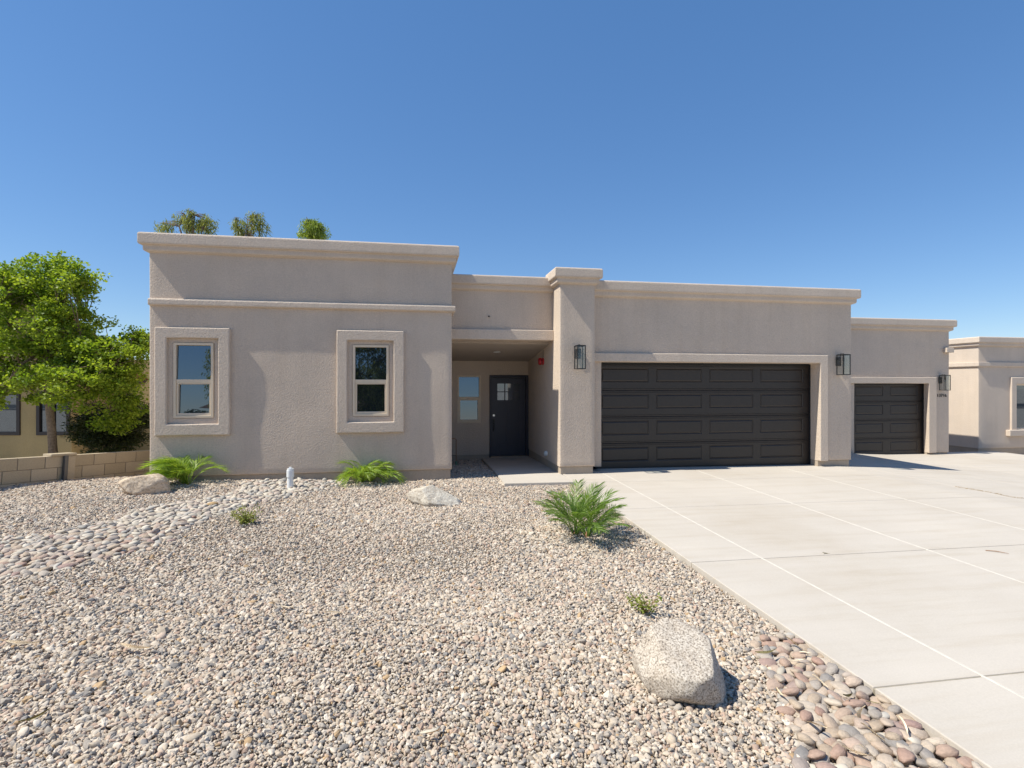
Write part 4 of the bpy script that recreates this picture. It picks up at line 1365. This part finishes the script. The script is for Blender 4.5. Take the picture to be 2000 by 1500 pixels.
# ------------------------------------------------------------------ foliage builders
def leaf_cloud(name, centers, radii, per, leaf_len, leaf_w, mat, parent, hang=0.0, seed=0, flat=.5, inv=None, upb=0.3):
    g = np.random.default_rng(seed)
    n = len(centers) * per
    C = np.repeat(np.asarray(centers), per, axis=0)
    Rr = np.repeat(np.asarray(radii), per)[:, None]
    d = g.normal(size=(n, 3)); d /= np.linalg.norm(d, axis=1)[:, None]
    rad = g.random((n, 1)) ** .5
    P = C + d * rad * Rr * np.array([1, 1, flat])
    if hang:
        P[:, 2] -= g.random(n) ** 1.5 * hang
    D = g.normal(size=(n, 3)); D[:, 2] = D[:, 2] * (.5 if not hang else .4) - (0 if not hang else 1.6) + (upb if not hang else 0)
    D /= np.linalg.norm(D, axis=1)[:, None]
    U = g.normal(size=(n, 3)); S = np.cross(D, U); S /= np.linalg.norm(S, axis=1)[:, None] + 1e-9
    Nn = np.cross(S, D)
    ll = (leaf_len * g.uniform(.6, 1.25, n))[:, None]; w = (leaf_w * g.uniform(.7, 1.2, n))[:, None]
    v0 = P; v1 = P + D * ll * .45 + S * w * .5 + Nn * w * .15; v2 = P + D * ll; v3 = P + D * ll * .45 - S * w * .5 + Nn * w * .15
    V = np.stack([v0, v1, v2, v3], 1).reshape(-1, 3)
    F = np.arange(n * 4).reshape(-1, 4)
    me = np_mesh(name, V, F, 4)
    cv = np.repeat(g.random(len(centers)), per) * .45 + g.random(n) * .55
    a = me.attributes.new('var', 'FLOAT', 'POINT'); a.data.foreach_set('value', np.repeat(cv, 4).astype(np.float32))
    o = link(name, me, mat, parent)
    if inv is not None: o.matrix_parent_inverse = inv
    return o

def tree(base, trunk_pts, trunk_r, lobes, label, group, leafmat, barkmat, seed, ncl=60, per=90, leaf=(.09, .05), clr=.28, hang=0., name='tree', flat=.6, cat='tree', limbs=14, shell=.45):
    """base world point; trunk_pts world; lobes [(center, radius(x,y,z), weight)]"""
    rs = random.Random(seed)
    root = empty(name, base)
    tag(root, label, cat, group)
    inv = Matrix.Translation(-Vector(base))
    bm = bmesh.new()
    tube_path(bm, trunk_pts, [trunk_r * (1 - .5 * i / (len(trunk_pts) - 1)) for i in range(len(trunk_pts))], 10)
    o = bm_obj('trunk', bm, barkmat, root, smooth=True); o.matrix_parent_inverse = inv
    top = Vector(trunk_pts[-1])
    C = []; RD = []
    tw = sum(l[2] for l in lobes)
    for c, rad, w in lobes:
        for _ in range(max(1, int(ncl * w / tw))):
            d = Vector((rs.gauss(0, 1), rs.gauss(0, 1), rs.gauss(0, 1))).normalized()
            s = rs.uniform(shell, 1.0)
            C.append(Vector(c) + Vector((d.x * rad[0] * s, d.y * rad[1] * s, d.z * rad[2] * s)))
            RD.append(clr * rs.uniform(.7, 1.3))
    bm = bmesh.new()
    mains = []
    for i in range(limbs):
        c = Vector(rs.choice(lobes)[0]); e = c.lerp(C[rs.randrange(len(C))], .7)
        s = top.lerp(Vector(trunk_pts[-2]), rs.uniform(0, .8))
        m1 = s.lerp(e, .35) + Vector((rs.gauss(0, .08), rs.gauss(0, .08), rs.uniform(.02, .2))); m2 = s.lerp(e, .7) + Vector((rs.gauss(0, .1), rs.gauss(0, .1), rs.uniform(0, .12)))
        tube_path(bm, [s, m1, m2, e], [trunk_r * .38, trunk_r * .26, trunk_r * .15, trunk_r * .06], 6)
        mains += [m1, m2, e]
    for c in C:
        s = min(mains, key=lambda q: (q - c).length + rs.uniform(0, .2))
        m1 = s.lerp(c, .5) + Vector((rs.gauss(0, .05), rs.gauss(0, .05), rs.gauss(.03, .05)))
        tube_path(bm, [s, m1, c], [trunk_r * .10, trunk_r * .06, trunk_r * .02], 4)
    o = bm_obj('branches', bm, barkmat, root, smooth=True); o.matrix_parent_inverse = inv
    leaf_cloud('crown', [c[:] for c in C], RD, per, leaf[0], leaf[1], leafmat, root, hang, seed, flat, inv)
    return root

# the leafy tree behind the block wall
D = 11.0
b0 = at_depth(107, 915, 10.6); b0.z = -.35
tp = [b0, at_depth(104, 890, D), at_depth(101, 840, D), at_depth(95, 780, D), at_depth(88, 720, D), at_depth(84, 660, D)]
def lobe(x, y, depth, rpx, w=1., ry=None, rz=None):
    r_ = rpx / 1055 * depth
    return (at_depth(x, y, depth), (r_, ry or r_, (rz or rpx) / 1055 * depth), w)
tree(b0, tp, .095, [lobe(45, 620, D, 118, 3.2, rz=105), lobe(130, 650, D, 75, 1.6, rz=85), lobe(80, 540, D, 70, 1.0, rz=45), lobe(152, 550, D, 45, .6, rz=30), lobe(30, 740, D, 85, 1.5, rz=60),
                    lobe(160, 745, D - .3, 90, 1.6, rz=58), lobe(228, 715, D - .2, 55, 1.3, rz=65), lobe(190, 690, D - .2, 50, .9, rz=50), lobe(250, 790, D + .3, 32, .4, rz=40), lobe(225, 830, D + .3, 36, .35, rz=25), lobe(268, 668, D + .3, 28, .45, rz=26), lobe(0, 560, D, 60, 1.0, rz=50), lobe(-80, 660, D, 110, 1.5, rz=100)],
     'broad bright green leafy tree behind the low block wall at the left', None, M['leaf_green'], M['bark'], 2, ncl=680, per=82, leaf=(.072, .048), clr=.215, limbs=26, shell=.35)
# dark shrub behind it
b1 = at_depth(205, 905, 12.2); b1.z = -.4
tree(b1, [b1, at_depth(206, 880, 12.2), at_depth(210, 850, 12.2)], .05, [lobe(215, 828, 12.0, 62, 1.2, rz=48), lobe(178, 838, 11.9, 34, .5), lobe(265, 830, 12.2, 34, .5, rz=45), lobe(215, 868, 12.0, 50, .6, rz=22)],
     'dark twiggy shrub between the leafy tree and the house corner', None, M['leaf_dark'], M['bark_dark'], 6, ncl=190, per=90, leaf=(.09, .025), clr=.22, name='shrub', cat='shrub', limbs=10)
# low planting seen through the gap
b2 = at_depth(243, 880, 16); b2.z = -.5
tree(b2, [b2, at_depth(243, 868, 16), at_depth(243, 860, 16)], .04, [lobe(243, 850, 16, 22, 1)], 'small sunlit bush glimpsed behind the dark shrub', None, M['leaf_green'], M['bark_dark'], 61, ncl=16, per=70, leaf=(.09, .05), clr=.2, name='shrub', cat='bush', limbs=4)

# eucalyptus tops beyond the roof
def far_tree(px, py, depth, lobes_px, label, mat, seed, ncl, per, leaf, hang, clr, group='tree tops showing above the roof'):
    top = at_depth(px, py, depth); base = Vector((top.x, top.y, -.3))
    tp_ = [base, base.lerp(top, .4) + Vector((.2, 0, 0)), base.lerp(top, .8) - Vector((.1, 0, 0)), top]
    tree(base, tp_, .22, [lobe(x, y, depth, r_, w, rz=rz) for x, y, r_, rz, w in lobes_px], label, group, mat, M['bark'], seed, ncl=ncl, per=per, leaf=leaf, clr=clr, hang=hang, limbs=14)
far_tree(372, 520, 24, [(382, 424, 27, 20, 1.0), (400, 432, 22, 22, .7), (356, 424, 17, 13, .35), (312, 437, 15, 11, .3), (332, 432, 12, 6, .14), (365, 500, 60, 35, 1.0)],
         'wide drooping tree top above the left end of the roof', M['leaf_euc'], 3, 105, 34, (.20, .032), .45, .20)
far_tree(490, 520, 25, [(475, 438, 20, 16, .6), (505, 432, 16, 18, .5), (460, 428, 8, 8, .14), (495, 418, 12, 7, .2), (485, 500, 45, 25, .8)],
         'thin drooping tree top right of the wide one above the roof', M['leaf_euc'], 4, 80, 34, (.20, .032), .45, .18)
far_tree(612, 520, 27, [(612, 450, 24, 18, .9), (610, 434, 14, 10, .5), (612, 500, 40, 25, .8)],
         'small round bright green tree top nearest the middle of the roof', M['leaf_pine'], 5, 80, 80, (.16, .04), .2, .30)

# ------------------------------------------------------------------ yellow house on the left
yh_o = at_depth(140, 860, 14.2)
yh = empty('yellow_house', (yh_o.x, yh_o.y, -.5), -YAW)
tag(yh, 'ochre stucco neighbour house with a red tile roof behind the leafy tree', 'house')
k_ = 14.2 / 1055
def lx(px): return (px - 140) * k_
def lz(py): return (750 - py) * k_ + EYE + .5
eave = lz(716)
W0, W1 = [(lx(-62), lx(40)), (lx(72), lx(137))]
wb, wt = lz(850), lz(765)
o = wall_y('wall', -9, 0, 0, eave + .25, 0, M['yellow'], yh, [(W0[0], W0[1], wb, wt, .1), (W1[0], W1[1], wb, wt, .1)], ret=(9, 1.4, 0, 0), amp=.004, step=.35, bev=.01)
o = wall_y('wall', 0, lx(283), 0, eave + .25, 1.4, M['yellow'], yh, ret=(0, 7, 0, 0), amp=.004, step=.5, seed=3, bev=.01)
def ywin(x0, x1, z0, z1, parent):
    f = ring_prism('window', (x0, x1, z0, z1), (x0 + .09, x1 - .09, z0 + .09, z1 - .09), -.03, .08, M['brown_frame'], parent, 0, 0, .004)
    box_obj('mullion', ((x0 + x1) / 2 - .03, (x0 + x1) / 2 + .03, -.01, .05, z0 + .09, z1 - .09), M['brown_frame'], f)
    box_obj('pane', (x0 + .085, (x0 + x1) / 2 - .03, .02, .03, z0 + .085, z1 - .085), M['glass'], f)
    box_obj('pane', ((x0 + x1) / 2 + .03, x1 - .085, .02, .03, z0 + .085, z1 - .085), M['glass'], f)
ywin(*W0, wb, wt, yh); ywin(*W1, wb, wt, yh)
# gable roof with rows of barrel tiles, rake facing the camera side
rx1 = lx(284); rz1 = lz(742); px_, pz_ = lx(60), lz(742 - 224 * .86)
sl = Vector((px_ - rx1, 0, pz_ - rz1)); SLN = sl.length; sl.normalize()
def roof_side(sign, name='roof'):
    bm = bmesh.new()
    s0 = Vector((rx1, 0, rz1)) if sign > 0 else Vector((2 * px_ - rx1, 0, rz1))
    dv = Vector((sl.x * sign, 0, sl.z))
    nrm = Vector((-dv.z, 0, dv.x)) if sign < 0 else Vector((dv.z * 1, 0, -dv.x))
    if nrm.z < 0: nrm = -nrm
    a, b_ = s0, s0 + dv * SLN
    pts = [a, b_, b_ - nrm * .16, a - nrm * .16]
    f = [bm.verts.new((p.x, -.7, p.z)) for p in pts]; g = [bm.verts.new((p.x, .1, p.z)) for p in pts]
    bm.faces.new(f); bm.faces.new(list(reversed(g)))
    for i in range(4): bm.faces.new((f[i], g[i], g[(i + 1) % 4], f[(i + 1) % 4]))
    bmesh.ops.recalc_face_normals(bm, faces=bm.faces)
    return bm_obj(name, bm, M['fascia'], yh), s0, dv, nrm
bm = bmesh.new()
for k in range(7):
    a0 = math.pi * k / 6
    bm.verts.new((math.cos(a0) * .085, 0, math.sin(a0) * .06)); bm.verts.new((math.cos(a0) * .075, .40, math.sin(a0) * .05 + .0))
bm.verts.ensure_lookup_table()
for k in range(6): bm.faces.new((bm.verts[2 * k], bm.verts[2 * k + 2], bm.verts[2 * k + 3], bm.verts[2 * k + 1]))
bmesh.ops.solidify(bm, geom=list(bm.faces), thickness=.014)
tile_me = bpy.data.meshes.new('tile'); bm.to_mesh(tile_me); bm.free(); tile_me.materials.append(M['tile'])
for sign in (1, -1):
    ro, s0, dv, nrm = roof_side(sign)
    m = Matrix((dv.cross(nrm).normalized(), dv, nrm)).transposed()
    ncount = 0
    rows = int(SLN / .36)
    if sign > 0:
        for r_ in range(rows):
            for c_ in range(4):
                t_ = link('tile', tile_me, None, ro)
                q = s0 + dv * (r_ * .36 - .04) + nrm * (.012) + Vector((0, -.62 + c_ * .19, 0))
                t_.matrix_local = Matrix.Translation(q) @ m.to_4x4()
bm = bmesh.new()
v = [bm.verts.new(p) for p in ((rx1 - .3, -.02, rz1 - .1), (px_, -.02, pz_ - .2), (2 * px_ - rx1 + .3, -.02, rz1 - .1))]
v2 = [bm.verts.new((q.co.x, .1, q.co.z)) for q in v]
bm.faces.new(v); bm.faces.new(list(reversed(v2)))
for i in range(3): bm.faces.new((v[i], v2[i], v2[(i + 1) % 3], v[(i + 1) % 3]))
bmesh.ops.recalc_face_normals(bm, faces=bm.faces)
bm_obj('gable', bm, M['yellow'], yh)

# ------------------------------------------------------------------ neighbour house on the right
NX, NY = 18.4, 15.0
nh = empty('neighbour_house', (NX, NY, -.6))
tag(nh, 'pale stucco neighbour house with a white framed window at the right edge', 'house')
NINV = Matrix.Translation((-NX, -NY, .6))
def np_(o): o.matrix_parent_inverse = NINV; return o
M['stucco_n'] = stucco('neighbour_stucco', (0.605, 0.51, 0.425), .009)
np_(wall_y('wall', NX, NX + 9, -.42, 3.1, NY, M['stucco_n'], nh, [(NX + 1.48, NX + 4.0, .20, 1.73, .12)], ret=(8, 8, 0, .03), amp=.006, step=.2, seed=44, bev=.02))
def ncorn(path, zt):
    return np_(sweep('cornice', path, [(o if o > .01 else o, zt + z) for o, z in CORN], M['stucco_n'], nh))
ncorn([(NX, NY + 8), (NX, NY), (NX + 9, NY)], 3.30)
np_(sweep('ledge', [(NX, NY + 8), (NX, NY), (NX + 9, NY)], [(.06, 2.46), (.06, 2.33), (.04, 2.30), (-.03, 2.30), (-.03, 2.46)], M['stucco_n'], nh))
np_(box_obj('foundation', (NX + .03, NX + 8.9, NY + .03, NY + 7.9, -1.0, -.421), M['found'], nh))
np_(box_obj('roof', (NX + .1, NX + 8.9, NY + .1, NY + 7.9, 2.8, 2.95), M['roof'], nh))
np_(ring_prism('window_surround', (NX + 1.27, NX + 4.2, .15, 1.96), (NX + 1.48, NX + 4.0, .20, 1.73), NY - .06, NY + .02, M['stucco_n'], nh, .005, 3, .02))
np_(box_obj('sill', (NX + 1.1, NX + 4.4, NY - .14, NY + .01, -.02, .19), M['stucco_n'], nh, .02, 2))
wf = np_(ring_prism('window', (NX + 1.48, NX + 4.0, .20, 1.73), (NX + 1.53, NX + 3.95, .25, 1.68), NY, NY + .1, M['vinyl'], nh, 0, 0, .004))
box_obj('pane', (NX + 1.52, NX + 3.96, NY + .05, NY + .056, .24, 1.69), M['glass'], wf)

# ------------------------------------------------------------------ across the street (mirrored in the windows)
def sized(c, r): return (Vector(c), r, 1.0)
tb = Vector((-5.2, -8.6, -.3))
tree(tb, [tb, Vector((-5.1, -8.5, 1.5)), Vector((-4.9, -8.4, 3.5)), Vector((-4.8, -8.4, 5.5))], .3,
     [(Vector((-2.7, -8.4, 4.6)), (2.6, 2.2, 3.0), 3.6), (Vector((-6.6, -8.4, 5.2)), (3.4, 2.4, 2.2), 2.2), (Vector((-8.9, -8.6, 3.9)), (1.1, 1.5, 1.6), .9), (Vector((-4.5, -8.2, 7.2)), (3, 2.4, 1.6), 1.4), (Vector((-1.8, -8.4, 1.9)), (1.3, 1.5, 1.3), .9)],
     'tall drooping eucalyptus across the yard mirrored in the wing windows', None, M['leaf_euc'], M['bark'], 91, ncl=420, per=190, leaf=(.2, .05), clr=.5, hang=.8, limbs=22)
for i, (x, y, h, lab) in enumerate(((-17.5, -19, 3.4, 'round dark tree across the street left of the low bush'), (-14.6, -19, 1.9, 'low dark bush across the street beside the brown house'))):
    tb = Vector((x, y, -.3))
    tree(tb, [tb, Vector((x, y, h * .3)), Vector((x, y, h * .55))], .12, [(Vector((x, y, h * .62)), (h * .42, h * .4, h * .42), 1)], lab, None, M['leaf_dark'], M['bark_dark'], 95 + i, ncl=50, per=90, leaf=(.16, .08), clr=.4, limbs=8)
bh = empty('brown_house', (-6, -26, -.3))
tag(bh, 'low brown house with a pitched tile roof across the street', 'house')
o = wall_y('wall', -7, 9, 0, 2.6, -3, M['yellow'], bh, [(-3, -1, .9, 2.1, .1), (3, 5.4, 0, 2.1, .1)], ret=(6, 6, 0, 0), step=1.0, bev=0)
o.rotation_euler = (0, 0, math.pi)
for x0, x1, z0, z1, nm_ in ((1, 3, .9, 2.1, 'window'), (-5.4, -3, 0, 2.1, 'door')):
    box_obj(nm_, (x0, x1, 2.86, 2.94, z0, z1), M['glass'] if nm_ == 'window' else M['brown_frame'], bh)
bm = bmesh.new()
q = [bm.verts.new(p) for p in ((-9.6, 3.6, 2.45), (7.6, 3.6, 2.45), (7.6, -3.6, 2.45), (-9.6, -3.6, 2.45), (-6.5, 0, 4.4), (4.5, 0, 4.4))]
for f in ((0, 1, 5, 4), (1, 2, 5), (2, 3, 4, 5), (3, 0, 4), (3, 2, 1, 0)): bm.faces.new([q[i] for i in f])
bm_obj('roof', bm, simple('brown_roof_tile', (.10, .055, .04), .8, noise_amt=.3, scale=3), bh)
